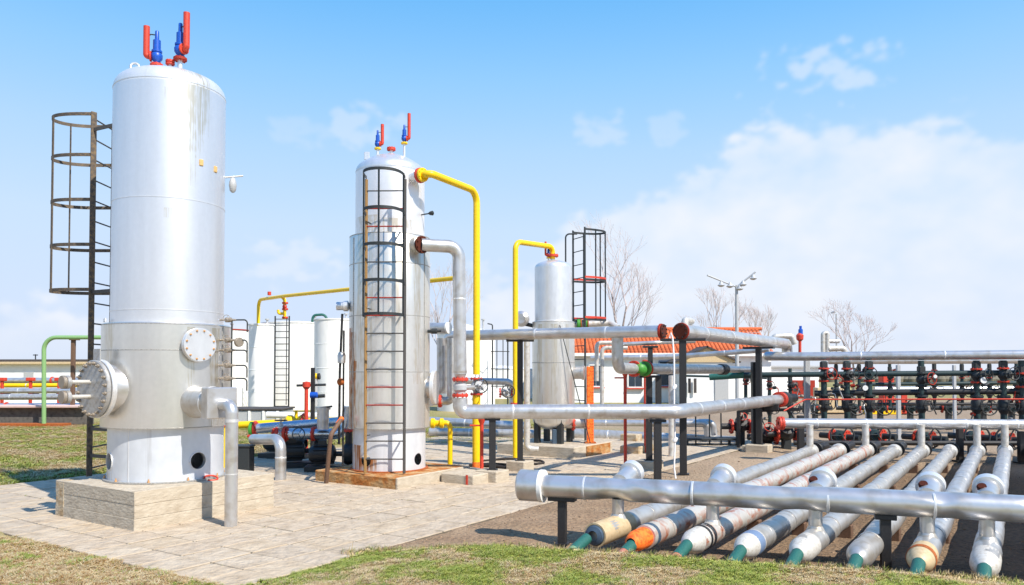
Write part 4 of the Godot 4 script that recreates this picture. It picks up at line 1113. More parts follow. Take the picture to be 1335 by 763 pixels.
	flange(t, Vector3(c0.x, 1.84, c0.z), UP, 0.145, 0.05, M.red)
	part(t, "check_valve", MB.new().lathe([Vector2(0.09, 1.60), Vector2(0.09, 1.64), Vector2(0.125, 1.68), Vector2(0.125, 1.76), Vector2(0.09, 1.80), Vector2(0.09, 1.85)], 24, Transform3D(Basis.IDENTITY, Vector3(c0.x, 0, c0.z))), M.grey_paint)
	flange(t, Vector3(c0.x, 1.555, c0.z), UP, 0.145, 0.05, M.red)
	part(t, "vent_cock", tube(Vector3(c0.x + 0.1, 1.72, c0.z), Vector3(c0.x + 0.26, 1.72, c0.z), 0.045, 14), M.clad_old)
	# E: flanged pipe running away at eye height
	var e0 := Vector3(2.643, 2.061, -15.15)
	var e1 := e0 + E2 * 5.0
	t = run("rack_pipe", "eye-level clad pipe starting at red and green flanges, with a black band", [e0, e1], 0.108, M.clad_old, 0.0, 1.6, "clad rack pipes", 24)
	flange(t, e0 - E2 * 0.02, E2, 0.16, 0.04, M.red)
	part(t, "green_flange", disc(e0 - E2 * 0.09, E2, 0.15, 0.05, 24), M.green)
	part(t, "black_band", MB.new().lathe([Vector2(0.12, -0.2), Vector2(0.135, -0.18), Vector2(0.135, 0.18), Vector2(0.12, 0.2)], 24, along(e1 - E2 * 0.3, E2)), M.black)
	part(t, "end_spool", MB.new().sweep(rounded([e1, e1 + E2 * 2.0, e1 + E2 * 2.3 - UP * 0.3], 0.2), 0.085, 18), M.clad)
	# thin pipes higher and behind
	run("overhead_pipe", "slim grey pipe passing behind the high pipe on the short T stub", [Vector3(2.256, 2.562, -15.6), Vector3(3.017, 2.597, -15.5), Vector3(3.921, 2.66, -16.5)], 0.042, M.clad, 0.3, 0.0, "overhead rack pipes")
	run("overhead_pipe", "long slim pipe at the eaves line of the tiled shed", [Vector3(2.46, 2.432, -24), Vector3(4.995, 2.47, -23.5), Vector3(7.384, 2.638, -22)], 0.075, M.clad, 0.5, 2.2, "overhead rack pipes")
	run("overhead_pipe", "slim pipe bent down beside the orange column, nearer of two", [Vector3(2.892, 2.76, -20), Vector3(2.211, 2.76, -20), Vector3(2.209, 1.76, -20)], 0.055, M.pipe_white, 0.12, 0.0, "overhead rack pipes")
	run("overhead_pipe", "slim pipe bent down beside the orange column, lower of two", [Vector3(3.072, 2.643, -20.4), Vector3(2.398, 2.643, -20.4), Vector3(2.394, 1.124, -20.4)], 0.055, M.pipe_white, 0.12, 0.0, "overhead rack pipes")
	run("overhead_pipe", "white pipe behind the high pipe by the red and black cage", [Vector3(1.521, 3.197, -19.6), Vector3(2.502, 3.256, -19.6), Vector3(2.69, 3.107, -19.4)], 0.085, M.pipe_white, 0.15, 0.0, "overhead rack pipes")
	var tw := thing("twin_flange", "pair of lime-green flanges behind the high pipe by the small vessel", "flange", Vector3(1.65, 3.21, -19.5))
	for u in [Vector3(1.65, 3.21, -19.5), Vector3(1.826, 3.23, -19.5)]:
		part(tw, "flange", disc(u, Vector3.RIGHT, 0.15, 0.08, 20), M.green)
		part(tw, "gasket", disc(u + Vector3(0.085, 0, 0), Vector3.RIGHT, 0.14, 0.03, 20), M.rust)
	# vertical white downpipe behind the rack
	run("drop_pipe", "white vertical pipe behind the rope and tall post", [Vector3(3.751, 1.91, -18), Vector3(3.691, 0, -17.759)], 0.075, M.pipe_white)
	run("drop_pipe", "white vertical pipe left of the thin yellow riser's post", [Vector3(0.338, 2.744, -17.3), Vector3(0.336, 0.275, -17.3), Vector3(0.595, 0.258, -17.3)], 0.07, M.pipe_white, 0.1)
	# twin returns by the middle vessel
	for k in 2:
		var u: float = [578.0, 588.5][k]
		var tp: Vector3 = [Vector3(-1.453, 2.691, -15.7), Vector3(-1.225, 2.682, -15.5)][k]
		var bt: Vector3 = [Vector3(-1.451, 1.608, -15.7), Vector3(-1.223, 1.412, -15.5)][k]
		t = run("return_pipe", ["left of two vertical return pipes beside the middle vessel", "right of two vertical return pipes beside the middle vessel"][k], [tp, bt, bt + Vector3(-0.22, 0, 0.0)], 0.088, M.clad, 0.12, 0.0, "return pipes beside the middle vessel", 20)
		flange(t, bt + Vector3(-0.26, 0, 0), Vector3.RIGHT, 0.13, 0.06, M.red)
		part(t, "inlet_spool", tube(bt + Vector3(-0.3, 0, 0), Vector3(-1.6, bt.y, bt.z + 0.6), 0.08), M.clad)
	# stub with a white cap on the vessel's shoulder side
	t = thing("capped_stub", "short horizontal silver stub with white end right of the middle vessel", "pipe", Vector3(-1.463, 2.873, -15.3))
	part(t, "stub", tube(Vector3(-1.668, 2.884, -15.5), Vector3(-1.279, 2.873, -15.3), 0.11), M.clad)
	part(t, "white_end", disc(Vector3(-1.294, 2.873, -15.3), Vector3(0.9, 0, 0.44), 0.12, 0.05, 24), M.white)
	# hanging rope, hose, stand pipes
	var rp := Vector3(2.992, 2.758, -14.3)
	t = thing("rope", "white knotted rope hanging beside the tall black post", "rope", Vector3(rp.x, 0.03, rp.z))
	part(t, "rope", MB.new().sweep([Vector3(2.941, 2.63, -14.3), Vector3(2.97, 2.73, -14.3), Vector3(2.994, 2.629, -14.28), Vector3(3.014, 2.214, -14.25), Vector3(3.004, 1.503, -14.22), Vector3(3.01, 0.726, -14.2), Vector3(2.993, 0.231, -14.2), Vector3(rp.x + 0.02, 0.02, -14.15)], 0.016, 8), M.rope)
	for v in [Vector3(3.014, 1.716, -14.23), Vector3(3.017, 0.74, -14.2)]: part(t, "knot", MB.new().lathe([Vector2(0.001, -0.06), Vector2(0.03, -0.04), Vector2(0.04, 0), Vector2(0.025, 0.05), Vector2(0.001, 0.06)], 12, along(v, Vector3(0.6, 0.8, 0))), M.rope)
	var hp := []
	for k in 41:
		var w := TAU * k / 40.0 * 1.1 + 1.6
		hp.append(Vector3(-0.057, 0, -16.452) + Vector3(cos(w) * (0.72 + 0.05 * sin(w * 3.0)), 0.075 + 0.012 * sin(k * 0.8), sin(w) * 0.50))
	solo("hose", MB.new().sweep(hp, 0.026, 8), M.rubber, "black rubber hose looped on the paving before the small vessel", "hose")
	solo("hose", MB.new().sweep([Vector3(-0.874, 0, -15.806) + UP * 0.07, Vector3(-0.43, 0, -15.683) + UP * 0.09, Vector3(-0.053, 0, -15.325) + UP * 0.07, Vector3(0.188, 0, -15.095) + UP * 0.08], 0.045, 8), M.rubber, "thick black hose end lying by the yellow riser's foot", "hose")
	for e in [["red stand pipe with a cross handle behind the flanged pipe", Vector3(2.359, 2.016, -16), Vector3(2.566, 0, -17.451)], ["red stand pipe with a flared head behind the flanged pipe", Vector3(3.21, 2.277, -18.5), Vector3(3.204, 0.892, -18.5)], ["dark red stand pipe beside the yellow riser under the check valve", Vector3(-0.56, 1.15, -14.2), Vector3(-0.545, 0, -13.85)]]:
		t = thing("stand_pipe", e[0], "stand pipe", Vector3(e[1].x, 0, e[1].z), "red stand pipes")
		part(t, "pipe", MB.new().sweep([Vector3(e[1].x, minf(0.0, e[2].y) if e[2].y < 0.3 else 0.0, e[1].z), e[1]], 0.034, 12), M.red)
		part(t, "head", MB.new().lathe([Vector2(0.035, -0.12), Vector2(0.06, -0.06), Vector2(0.075, 0.0), Vector2(0.001, 0.02)], 14, Transform3D(Basis.IDENTITY, e[1])), M.red)
		part(t, "cross_handle", MB.new().sweep([e[1] + Vector3(-0.22, -0.14, 0), e[1] + Vector3(0.0, -0.14, 0)], 0.016, 8), M.red)

func blind(t: Node3D, p: Vector3, d: Vector3, r: float) -> void:
	var ring_ := part(t, "end_flange", disc(p - d * 0.02, d, r, 0.04, 32), M.red_rust)
	var lid := part(t, "blind_flange", disc(p + d * 0.022, d, r * 0.93, 0.035, 32), M.rust_face)
	bolts(lid, p + d * 0.057, d, r * 0.76, 8, 0.014, M.dark, 0.09)

func yellow_pipes() -> void:
	var n := Vector3(-2.25, 5.50, -14.1) + facing(50.0) * 0.80
	var bot := Vector3(-0.685, 0, -14.8)
	var t := run("gas_pipe", "tall yellow gas pipe arching from the middle vessel's top to the ground", [n, n + facing(50.0) * 0.25, Vector3(bot.x, 5.50, bot.z), Vector3(bot.x, 1.95, bot.z)], 0.066, M.yellow, 0.24, 0.0, "yellow gas pipes", 22)
	flange(t, n - facing(50.0) * 0.02, facing(50.0), 0.135, 0.05, M.red)
	flange(t, n + facing(50.0) * 0.04, facing(50.0), 0.125, 0.05, M.yellow)
	var v := Vector3(bot.x, 1.72, bot.z)
	valve(t, v, UP, Vector3(0.35, 0.05, 0.94), 0.062, M.grey_paint, M.red, M.dark, 0.135)
	part(t, "lower_pipe", tube(Vector3(bot.x, 0.03, bot.z), Vector3(bot.x, 1.56, bot.z), 0.078, 22), M.yellow)
	part(t, "rust_patch_sleeve", MB.new().lathe([Vector2(0.0785, 0.03), Vector2(0.0815, 0.03), Vector2(0.0815, 0.26), Vector2(0.0785, 0.27)], 20, Transform3D(Basis.IDENTITY, bot)), M.orange)
	# second riser, to the small vessel
	var q := Vector3(0.078, 4.951, -17.3)
	var g := Vector3(0.98, 4.72, -18.45)
	t = run("gas_pipe", "slim yellow gas pipe from the ground over to the small vessel's top", [Vector3(q.x, 0.0, q.z), q, Vector3(g.x, 5.02, g.z), g], 0.062, M.yellow, 0.2, 0.0, "yellow gas pipes", 20)
	flange(t, g + UP * 0.06, UP, 0.14, 0.05, M.red)
	part(t, "inlet_neck", tube(g - UP * 0.2, g + UP * 0.05, 0.05, 14), M.silver)
	# side valve of the second riser
	flange(t, Vector3(q.x, 1.25, q.z), UP, 0.11, 0.05, M.red)
	valve(t, Vector3(-0.12, 1.58, -15.4), Vector3.RIGHT, Vector3(0.2, 0.15, 0.96), 0.05, M.grey_paint, M.red, M.dark, 0.13)
	# low bent yellow branch right of the middle vessel
	t = run("gas_pipe", "short bent yellow pipe with a yellow valve right of the middle vessel", [Vector3(-1.601, 0.984, -15.2), Vector3(-1.221, 0.999, -15.2), Vector3(-1.224, 0.04, -15.2)], 0.05, M.yellow, 0.1, 0.0, "yellow gas pipes", 16)
	part(t, "yellow_valve", MB.new().lathe([Vector2(0.05, -0.14), Vector2(0.1, -0.12), Vector2(0.1, -0.06), Vector2(0.06, -0.03), Vector2(0.06, 0.03), Vector2(0.1, 0.06), Vector2(0.1, 0.12), Vector2(0.05, 0.14)], 18, along(Vector3(-1.479, 0.984, -15.2), Vector3.RIGHT)), M.yellow)
	# fat yellow upright behind the nearest vessel
	var y := Vector3(-4.659, 1.122, -12.4)
	t = run("gas_pipe", "fat yellow upright with a red flange behind the nearest vessel", [Vector3(y.x, 0.03, y.z), y], 0.085, M.yellow, 0.0, 0.0, "yellow gas pipes", 20)
	flange(t, y, UP, 0.11, 0.04, M.red)
	run("gas_pipe", "long level yellow pipe behind the pumps between two vessels", [Vector3(-6.859, 0.708, -18.5), Vector3(-5.456, 0.782, -18.5), Vector3(-3.706, 0.837, -18.8)], 0.085, M.yellow, 0.5, 0.0, "yellow gas pipes")

# ---------------------------------------------------------------- dark valve manifold on the right
func branch(label: String, x: float, d: float, y_top: float, y_low: float, m: Material, big := true) -> Node3D:
	var t := thing("valve_branch", label, "valve branch", Vector3(x, 0, -d), "valve branches of the manifold")
	var r := 0.075 if big else 0.05
	part(t, "riser", tube(Vector3(x, y_low, -d), Vector3(x, y_top, -d), r, 14), m)
	var v := Vector3(x, y_top - rng.randf_range(0.34, 0.5), -d)
	valve(t, v, UP, Vector3(rng.randf_range(-0.5, 0.5), 0.1, 0.96).normalized(), r * 0.9, [M.dark, M.darkgreen, M.black][rng.randi() % 3], M.red if rng.randf() < 0.7 else M.dark, [M.dark, M.red_rust, M.dark][rng.randi() % 3], 0.15 if big else 0.1)
	part(t, "yoke", MB.new().box(v + Vector3(0, 0.23, 0.0), Vector3(r * 2.2, 0.22, r * 2.0), 0.02), M.dark)
	var w := Vector3(x, y_low + 0.35, -d)
	flange(t, w, UP, r * 2.0, 0.05, M.dark)
	flange(t, w + UP * 0.3, UP, r * 2.0, 0.05, M.dark)
	part(t, "tee_body", MB.new().lathe([Vector2(r, -0.1), Vector2(r * 1.7, 0.0), Vector2(r * 1.8, 0.2), Vector2(r, 0.32)], 16, Transform3D(Basis.IDENTITY, w)), M.dark)
	handwheel(t, w + Vector3(0.03, 0.12, 0.32), Vector3(0.2, 0, 0.98), 0.16, M.black)
	part(t, "stem", tube(w + Vector3(0, 0.12, 0), w + Vector3(0.03, 0.12, 0.34), 0.022, 8), M.dark)
	for k in 2 + rng.randi() % 2:
		var q := Vector3(x, lerpf(y_low + 0.1, y_top - 0.2, rng.randf()), -d)
		var s := -1.0 if rng.randf() < 0.5 else 1.0
		part(t, "impulse_tube", MB.new().sweep(rounded([q, q + Vector3(s * rng.randf_range(0.12, 0.3), 0, 0.1), q + Vector3(s * rng.randf_range(0.12, 0.3), rng.randf_range(-0.4, 0.25), 0.14)], 0.05), 0.016, 7), [M.dark, M.red_rust, M.clad, M.black][rng.randi() % 4])
		part(t, "fitting", MB.new().lathe([Vector2(0.001, -0.06), Vector2(0.045, -0.05), Vector2(0.045, 0.05), Vector2(0.001, 0.06)], 10, along(q + Vector3(s * 0.13, 0, 0.05), Vector3(s, 0.2, 0.5))), [M.dark, M.red_rust, M.bolt][rng.randi() % 3])
	return t

func low_valve(label: String, p: Vector3, turn: float, wheel: Material) -> void:
	var t := thing("gate_valve", label, "valve", Vector3(p.x, 0, p.z), "floor valves of the manifold")
	var d := Vector3(cos(turn), 0, sin(turn))
	part(t, "pedestal", MB.new().box(Vector3(p.x, p.y * 0.5 - 0.05, p.z), Vector3(0.16, maxf(p.y - 0.1, 0.08), 0.16), 0.01), M.dark)
	part(t, "spool", tube(p - d * 0.55, p + d * 0.55, 0.075, 14), M.dark)
	valve(t, p, d, Vector3(-d.z * 0.3, 0.12, 0.95), 0.085, M.darkgreen, M.red if rng.randf() < 0.5 else M.red_rust, wheel, 0.27)

func manifold() -> void:
	var g := "manifold headers"
	var y1 := 2.376
	var t := run("header_pipe", "long silver header along the top of the dark valve manifold", [Vector3(6.851, 2.422, -20.6), Vector3(7.728, 2.404, -20.2), Vector3(12.469, 2.414, -18.4)], 0.115, M.clad, 0.6, 1.9, g)
	part(t, "end_cap", MB.new().lathe([Vector2(0.12, 0.3), Vector2(0.12, 0), Vector2(0.09, -0.07), Vector2(0.001, -0.1)], 20, along(Vector3(6.851, 2.422, -20.6), Vector3(1, 0, 0.1))), M.clad)
	run("header_pipe", "second silver header just behind the top manifold header", [Vector3(10.107, 2.343, -24.5), Vector3(15.922, 2.352, -23.5)], 0.10, M.clad, 0.6, 0.0, g)
	t = run("header_pipe", "upper dark green header of the manifold with a teal end", [Vector3(6.098, 1.919, -20.3), Vector3(12.597, 1.981, -18.6)], 0.07, M.darkgreen, 0.5, 0.0, g)
	part(t, "teal_end", tube(Vector3(5.302, 1.856, -20.6), Vector3(6.138, 1.919, -20.3), 0.085, 16), M.teal)
	run("header_pipe", "lower black header of the manifold above the red rail", [Vector3(7.882, 1.441, -20), Vector3(12.522, 1.538, -18.5)], 0.075, M.black, 0.5, 0.0, g)
	run("header_pipe", "rear upper green header seen between the manifold branches", [Vector3(11.305, 1.588, -25), Vector3(16.25, 1.664, -24)], 0.06, M.darkgreen, 0.5, 0.0, g)
	run("header_pipe", "rear silver header seen low between the manifold branches", [Vector3(12.747, 1.38, -27), Vector3(18.277, 1.407, -27)], 0.11, M.clad, 0.5, 0.0, g)
	run("header_pipe", "rear dark header under the red rail", [Vector3(11.547, 0.952, -25), Vector3(16.238, 0.994, -24)], 0.05, M.black, 0.5, 0.0, g)
	run("header_pipe", "black header near the ground behind the far pipe ends", [Vector3(6.928, 0.257, -18.9), Vector3(12.164, 0.331, -18)], 0.06, M.black, 0.5, 0.0, g)
	run("guard_rail", "thin red rail along the front of the manifold", [Vector3(6.725, 1.033, -19), Vector3(7.335, 1.31, -19.2), Vector3(12.181, 1.362, -18)], 0.018, M.red, 0.1)
	# front row of branches
	var lab := ["first", "second", "third", "fourth", "fifth", "sixth", "seventh"]
	var us := [1074.0, 1104.0, 1133.0, 1201.0, 1273.0, 1308.0, 1332.0]
	for k in 7:
		var d: float = 20.0 - 1.5 * (us[k] - 1050.0) / 290.0
		branch("%s valve branch from the left in the manifold's front row" % lab[k], (us[k] - 667.5) * d / 1000.0, d, 2.28, 0.72, M.darkgreen)
	us = [1090.0, 1120.0, 1160.0, 1218.0, 1254.0, 1290.0, 1325.0]
	for k in 7:
		branch("%s slim valve branch from the left in the manifold's rear row" % lab[k], (us[k] - 667.5) * 24.6 / 1000.0, 24.6, 2.3, 0.9, M.darkgreen, false)
	# third, farther row: shorter dark fittings seen through the gaps
	us = [1062.0, 1112.0, 1147.0, 1186.0, 1236.0, 1281.0, 1318.0]
	for k in 7:
		low_valve("%s rear floor valve from the left, behind the manifold" % lab[k], Vector3((us[k] - 667.5) * 26.5 / 1000.0, 0.75, -26.5), 0.3, M.dark)
	us = [1094.0, 1140.0, 1204.0, 1266.0, 1306.0]
	for k in 5:
		var d := 19.3 - 0.2 * k
		low_valve("%s front floor valve from the left, behind the far pipe ends" % lab[k], Vector3((us[k] - 667.5) * d / 1000.0, 0.38 + 0.04 * (k % 2), -d), 1.0, M.dark)
	# slimmer gear between the tall T-post and the first branch
	us = [972.0, 1003.0, 1030.0, 1050.0]
	for k in 4:
		branch("%s dark valve branch from the left, left of the manifold's front row" % lab[k], (us[k] - 667.5) * 22.0 / 1000.0, 22.0, 2.1 - 0.12 * (k % 2), 0.5, M.darkgreen, false)
	t = thing("low_stand", "low dark stand with thin legs behind the white rope", "stand", Vector3(5.257, 0, -20.469))
	part(t, "top", MB.new().box(Vector3(5.292, 0.213, -20.6), Vector3(1.5, 0.06, 0.6), 0.01), M.dark)
	for q in [Vector3(4.65, 0.21, -20.4), Vector3(5.769, 0.21, -20.4)]: part(t, "leg", MB.new().box(Vector3(q.x, q.y * 0.5, q.z), Vector3(0.06, q.y, 0.06)), M.dark)
	for e in [["thin black rod left of the bent silver drains", Vector3(4.974, 0.9, -20.8)], ["thin black rod between the bent silver drains", Vector3(5.348, 0.92, -20.8)], ["thin black rod right of the bent silver drains", Vector3(5.659, 0.941, -20.8)]]:
		t = thing("marker_rod", e[0], "rod", Vector3(e[1].x, 0, e[1].z), "thin black rods")
		part(t, "rod", MB.new().sweep([Vector3(e[1].x, 0, e[1].z), e[1]], 0.02, 8), M.dark)
		part(t, "foot", MB.new().box(Vector3(e[1].x, 0.03, e[1].z), Vector3(0.12, 0.06, 0.12), 0.01), M.dark)
	# steelwork
	var p := Vector3(6.049, 0, -19.108)
	t = thing("steel_post", "black steel post on a concrete foot left of the manifold", "post", p, "manifold steel posts")
	part(t, "column", MB.new().box(p + UP * 1.12, Vector3(0.16, 2.25, 0.16), 0.006), M.black)
	part(t, "footing", MB.new().box(p + UP * 0.07, Vector3(0.55, 0.22, 0.45), 0.015, Basis(E1, UP, -E2)), M.concrete)
	for e in [[1043.0, 593.0, 0.95, "short black post where the straight header starts", M.black, 0.14], [1250.0, 602.0, 0.75, "short black post between the far pipe ends", M.black, 0.12], [1330.0, 604.0, 0.7, "short black post at the picture's right edge", M.black, 0.12], [1052.0, 582.0, 2.3, "light grey steel column at the manifold's left end", M.grey_paint, 0.13], [1131.0, 579.0, 2.3, "light grey steel column behind the third manifold branch", M.grey_paint, 0.11], [1171.0, 575.0, 2.2, "slim grey steel column between the third and fourth branches", M.grey_paint, 0.1], [1244.0, 575.0, 2.2, "slim grey steel column behind the straight header's middle", M.grey_paint, 0.08]]:
		var d: float = 2000.0 / (e[1] - 485.0)
		p = Vector3((e[0] - 667.5) * d / 1000.0, 0, -d)
		t = thing("steel_post", e[3], "post", p, "manifold steel posts")
		part(t, "column", MB.new().box(p + UP * e[2] * 0.5, Vector3(e[5], e[2], e[5]), 0.006), e[4])
		part(t, "base_plate", MB.new().box(p + UP * 0.02, Vector3(e[5] * 2.0, 0.03, e[5] * 2.0)), M.dark)
	# cross beam frame left of the manifold and the black valves there
	t = thing("cross_braced_frame", "black cross-braced frame between the two left manifold posts", "frame", Vector3(6.419, 0, -19.478))
	part(t, "beam", MB.new().beam(Vector3(6.087, 1.118, -19.2), Vector3(6.558, 1.132, -18.9), 0.12, 0.14), M.black)
	part(t, "beam", MB.new().beam(Vector3(5.822, 0.992, -19.8), Vector3(7.086, 1.076, -18.9), 0.06, 0.08), M.black)
	part(t, "upright", MB.new().beam(Vector3(5.842, 0.992, -19.8), Vector3(5.835, 0.026, -19.8), 0.08, 0.08), M.black)
	for e in [["black floor valve with a red bonnet left of the manifold posts", Vector3(6.086, 0.548, -20.5)], ["black floor valve with red flanges between the manifold posts", Vector3(6.634, 0.305, -20)], ["black floor valve with red flanges just right of the manifold posts", Vector3(6.991, 0.416, -19.6)]]:
		t = thing("gate_valve", e[0], "valve", Vector3(e[1].x, 0, e[1].z), "valves left of the manifold")
		part(t, "pedestal", MB.new().box(Vector3(e[1].x, e[1].y * 0.5, e[1].z), Vector3(0.2, e[1].y, 0.2), 0.01), M.dark)
		part(t, "spool", tube(e[1] - Vector3(0.5, 0, 0), e[1] + Vector3(0.5, 0, 0), 0.08, 14), M.black)
		valve(t, e[1], Vector3.RIGHT, Vector3(-0.1, 0.6, 0.75), 0.10, M.black, M.red, M.red, 0.13)
	run("impulse_pipe", "thin black bent pipe above the red rail's left end", [Vector3(5.841, 1.042, -20), Vector3(7.058, 1.046, -19.5), Vector3(7.175, 0.563, -19.2)], 0.03, M.black, 0.2)
	run("impulse_pipe", "thin teal pipe over the black valves left of the manifold", [Vector3(4.671, 1.895, -21), Vector3(6.813, 1.836, -20.5)], 0.03, M.darkgreen)
	# upright green relief stack with blue bonnet above the high pipe's end
	t = thing("relief_valve", "blue and red relief valve on a stub above the manifold's left end", "valve", Vector3(7.908, 2.42, -21))
	part(t, "stub_pipe", tube(Vector3(7.887, 2.399, -21), Vector3(7.891, 2.84, -21), 0.04, 12), M.red)
	part(t, "valve_body", MB.new().lathe([Vector2(0.04, 0), Vector2(0.09, 0.05), Vector2(0.1, 0.16), Vector2(0.05, 0.22)], 14, Transform3D(Basis.IDENTITY, Vector3(7.891, 2.84, -21))), M.red)
	part(t, "bonnet", MB.new().lathe([Vector2(0.06, 0.2), Vector2(0.06, 0.32), Vector2(0.035, 0.34), Vector2(0.035, 0.42), Vector2(0.001, 0.42)], 14, Transform3D(Basis.IDENTITY, Vector3(7.912, 2.84, -21))), M.blue)
	# loop of white pipes behind the top header
	run("vent_pipe", "white looped vent pipe above the manifold, left of two", [Vector3(10.545, 2.546, -26), Vector3(10.553, 3.301, -26), Vector3(10.709, 3.353, -26), Vector3(10.701, 2.546, -26)], 0.07, M.pipe_white, 0.08)
	run("vent_pipe", "white bent pipe above the manifold, right of the loop", [Vector3(10.73, 2.78, -26), Vector3(11.25, 2.806, -26), Vector3(11.351, 2.494, -26)], 0.1, M.pipe_white, 0.12)
	run("vent_pipe", "short grey pipe lying above the bent white pipe", [Vector3(10.789, 3.048, -26.2), Vector3(11.182, 3.048, -26.2)], 0.07, M.clad)
	run("vent_pipe", "white pipe loop just above the far end of the high pipe", [Vector3(8.129, 2.864, -24), Vector3(8.227, 3.105, -24), Vector3(8.755, 3.129, -24), Vector3(8.849, 2.864, -24)], 0.1, M.pipe_white, 0.12)
	# red cabinets and small blocks behind
	for e in [["tall red cabinet behind the manifold", Vector3(18.098, 0, -37.108), 0.55, 1.75, M.red], ["narrow red cabinet right of the tall red one", Vector3(18.166, 0, -35.784), 0.3, 1.2, M.red], ["tan crate stack seen behind the manifold's left part", Vector3(15.186, 0, -36.434), 1.6, 1.2, M.tan_end], ["low yellow trolley behind the manifold", Vector3(17.237, 0, -35.784), 1.6, 0.35, M.yellow]]:
		t = thing("cabinet" if e[4] == M.red else ("crate" if e[4] == M.tan_end else "trolley"), e[0], "cabinet" if e[4] == M.red else ("crate" if e[4] == M.tan_end else "trolley"), e[1])
		part(t, "case", MB.new().box(e[1] + UP * e[3] * 0.55, Vector3(e[2], e[3], 0.5), 0.03), e[4])
		part(t, "plinth_frame", MB.new().box(e[1] + UP * 0.06, Vector3(e[2] * 0.8, 0.14, 0.4)), M.dark)
		part(t, "handle", MB.new().box(e[1] + Vector3(e[2] * 0.3, e[3] * 0.6, 0.27), Vector3(0.04, 0.16, 0.04), 0.01), M.dark)
	# dials
	for e in [["round white pressure gauge on the manifold's third branch", Vector3(8.907, 1.593, -19.4), 0.075], ["large white pressure gauge on the manifold's fifth branch", Vector3(11.405, 1.796, -18.6), 0.085], ["small white pressure gauge on the manifold's fourth branch", Vector3(10.455, 1.886, -19), 0.05]]:
		t = thing("pressure_gauge", e[0], "gauge", e[1], "white pressure gauges")
		part(t, "case", disc(e[1], Vector3(-0.1, 0, 1), e[2], 0.05, 20), M.dark)
		part(t, "face", disc(e[1] + Vector3(0, 0, 0.05), Vector3(-0.1, 0, 1), e[2] * 0.9, 0.012, 20, 0.002), M.white)
		part(t, "stem", tube(e[1] - UP * 0.22, e[1] - UP * e[2] * 0.8, 0.012, 8), M.dark)
	# big low pipes behind the rack
	run("ground_line", "fat silver pipe lying on low stools behind the rack", [Vector3(1.778, 0.142, -23), Vector3(6.244, 0.037, -21.4)], 0.17, M.clad_old, 0.5, 1.6, "ground lines behind the rack")
	run("ground_line", "slimmer silver pipe lying above the fat one behind the rack", [Vector3(1.934, 0.354, -25), Vector3(6.168, 0.372, -24)], 0.10, M.clad, 0.5, 1.6, "ground lines behind the rack")
	run("ground_line", "blue-grey pipe running low behind the middle vessel", [Vector3(-2.361, 0.595, -22), Vector3(0.472, 0.512, -21)], 0.12, M.clad, 0.5, 1.6, "ground lines behind the rack")
	run("ground_line", "lower pipe running near the ground behind the middle vessel", [Vector3(-2.253, 0.366, -21), Vector3(0.767, 0.344, -20.5)], 0.11, M.clad_old, 0.5, 1.6, "ground lines behind the rack")
	run("ground_line", "level pipe behind the valves right of the middle vessel", [Vector3(-1.608, 1.786, -19.5), Vector3(0.01, 1.747, -19.5), Vector3(0.01, 0.93, -19.5)], 0.085, M.clad, 0.16, 1.6, "ground lines behind the rack")
	for e in [[0.9, "left bent silver drain behind the white rope", Vector3(5.44, 0.563, -21.5), Vector3(5.536, 0.194, -21.3)], [0.9, "right bent silver drain behind the white rope", Vector3(5.664, 0.571, -21.7), Vector3(5.759, 0.177, -21.5)]]:
		run("drain_bend", e[1], [e[2] - Vector3(1.0, 0.0, 0.1), e[2], Vector3(e[2].x + 0.06, 0.02, e[2].z)], 0.10, M.clad, 0.16)
	for e in [["black stool under the fat ground line's left part", Vector3(2.987, 0.107, -22.6)], ["black stool under the fat ground line's right part", Vector3(5.382, 0.043, -21.8)]]:
		t = thing("pipe_stool", e[0], "support post", Vector3(e[1].x, 0, e[1].z), "pipe stools")
		part(t, "foot", MB.new().box(Vector3(e[1].x, 0.05, e[1].z), Vector3(0.4, 0.1, 0.3), 0.01), M.concrete)
		part(t, "column", MB.new().box(Vector3(e[1].x, (e[1].y - 0.14) * 0.5, e[1].z), Vector3(0.14, maxf(0.05, e[1].y - 0.16), 0.14)), M.black)

# ---------------------------------------------------------------- pumps between the first two vessels
func pump(label: String, p: Vector3, turn: float, m: Material) -> void:
	var t := thing("pump", label, "pump", p, "pumps between the vessels")
	var bs := Basis(UP, turn)
	var x := bs.x
	part(t, "base_frame", MB.new().box(p + UP * 0.08, Vector3(1.15, 0.16, 0.42), 0.01, bs), M.dark)
	var mot := MB.new().lathe([Vector2(0.001, -0.5), Vector2(0.13, -0.5), Vector2(0.17, -0.44), Vector2(0.17, -0.02), Vector2(0.12, 0.0), Vector2(0.05, 0.02), Vector2(0.05, 0.16)], 20, along(p + UP * 0.38, x))
	for k in 12:
		var w := TAU * k / 12.0
		mot.box(p + UP * 0.38 - x * 0.23 + (bs.y * sin(w) + bs.z * cos(w)) * 0.18, Vector3(0.36, 0.012, 0.04), 0.0, Basis(x, bs.y * cos(w) - bs.z * sin(w), bs.y * sin(w) + bs.z * cos(w)))
	part(t, "motor", mot, m)
	part(t, "volute", MB.new().lathe([Vector2(0.08, 0.14), Vector2(0.2, 0.18), Vector2(0.22, 0.25), Vector2(0.2, 0.34), Vector2(0.1, 0.38), Vector2(0.1, 0.5)], 22, along(p + UP * 0.38, x)), m)
	part(t, "discharge", tube(p + UP * 0.5 + x * 0.26, p + UP * 0.85 + x * 0.26, 0.07, 14), m)
	flange(t, p + UP * 0.82 + x * 0.26, UP, 0.12, 0.04, M.red)
	part(t, "terminal_box", MB.new().box(p + UP * 0.6 - x * 0.25, Vector3(0.16, 0.12, 0.14), 0.01, bs), M.dark)

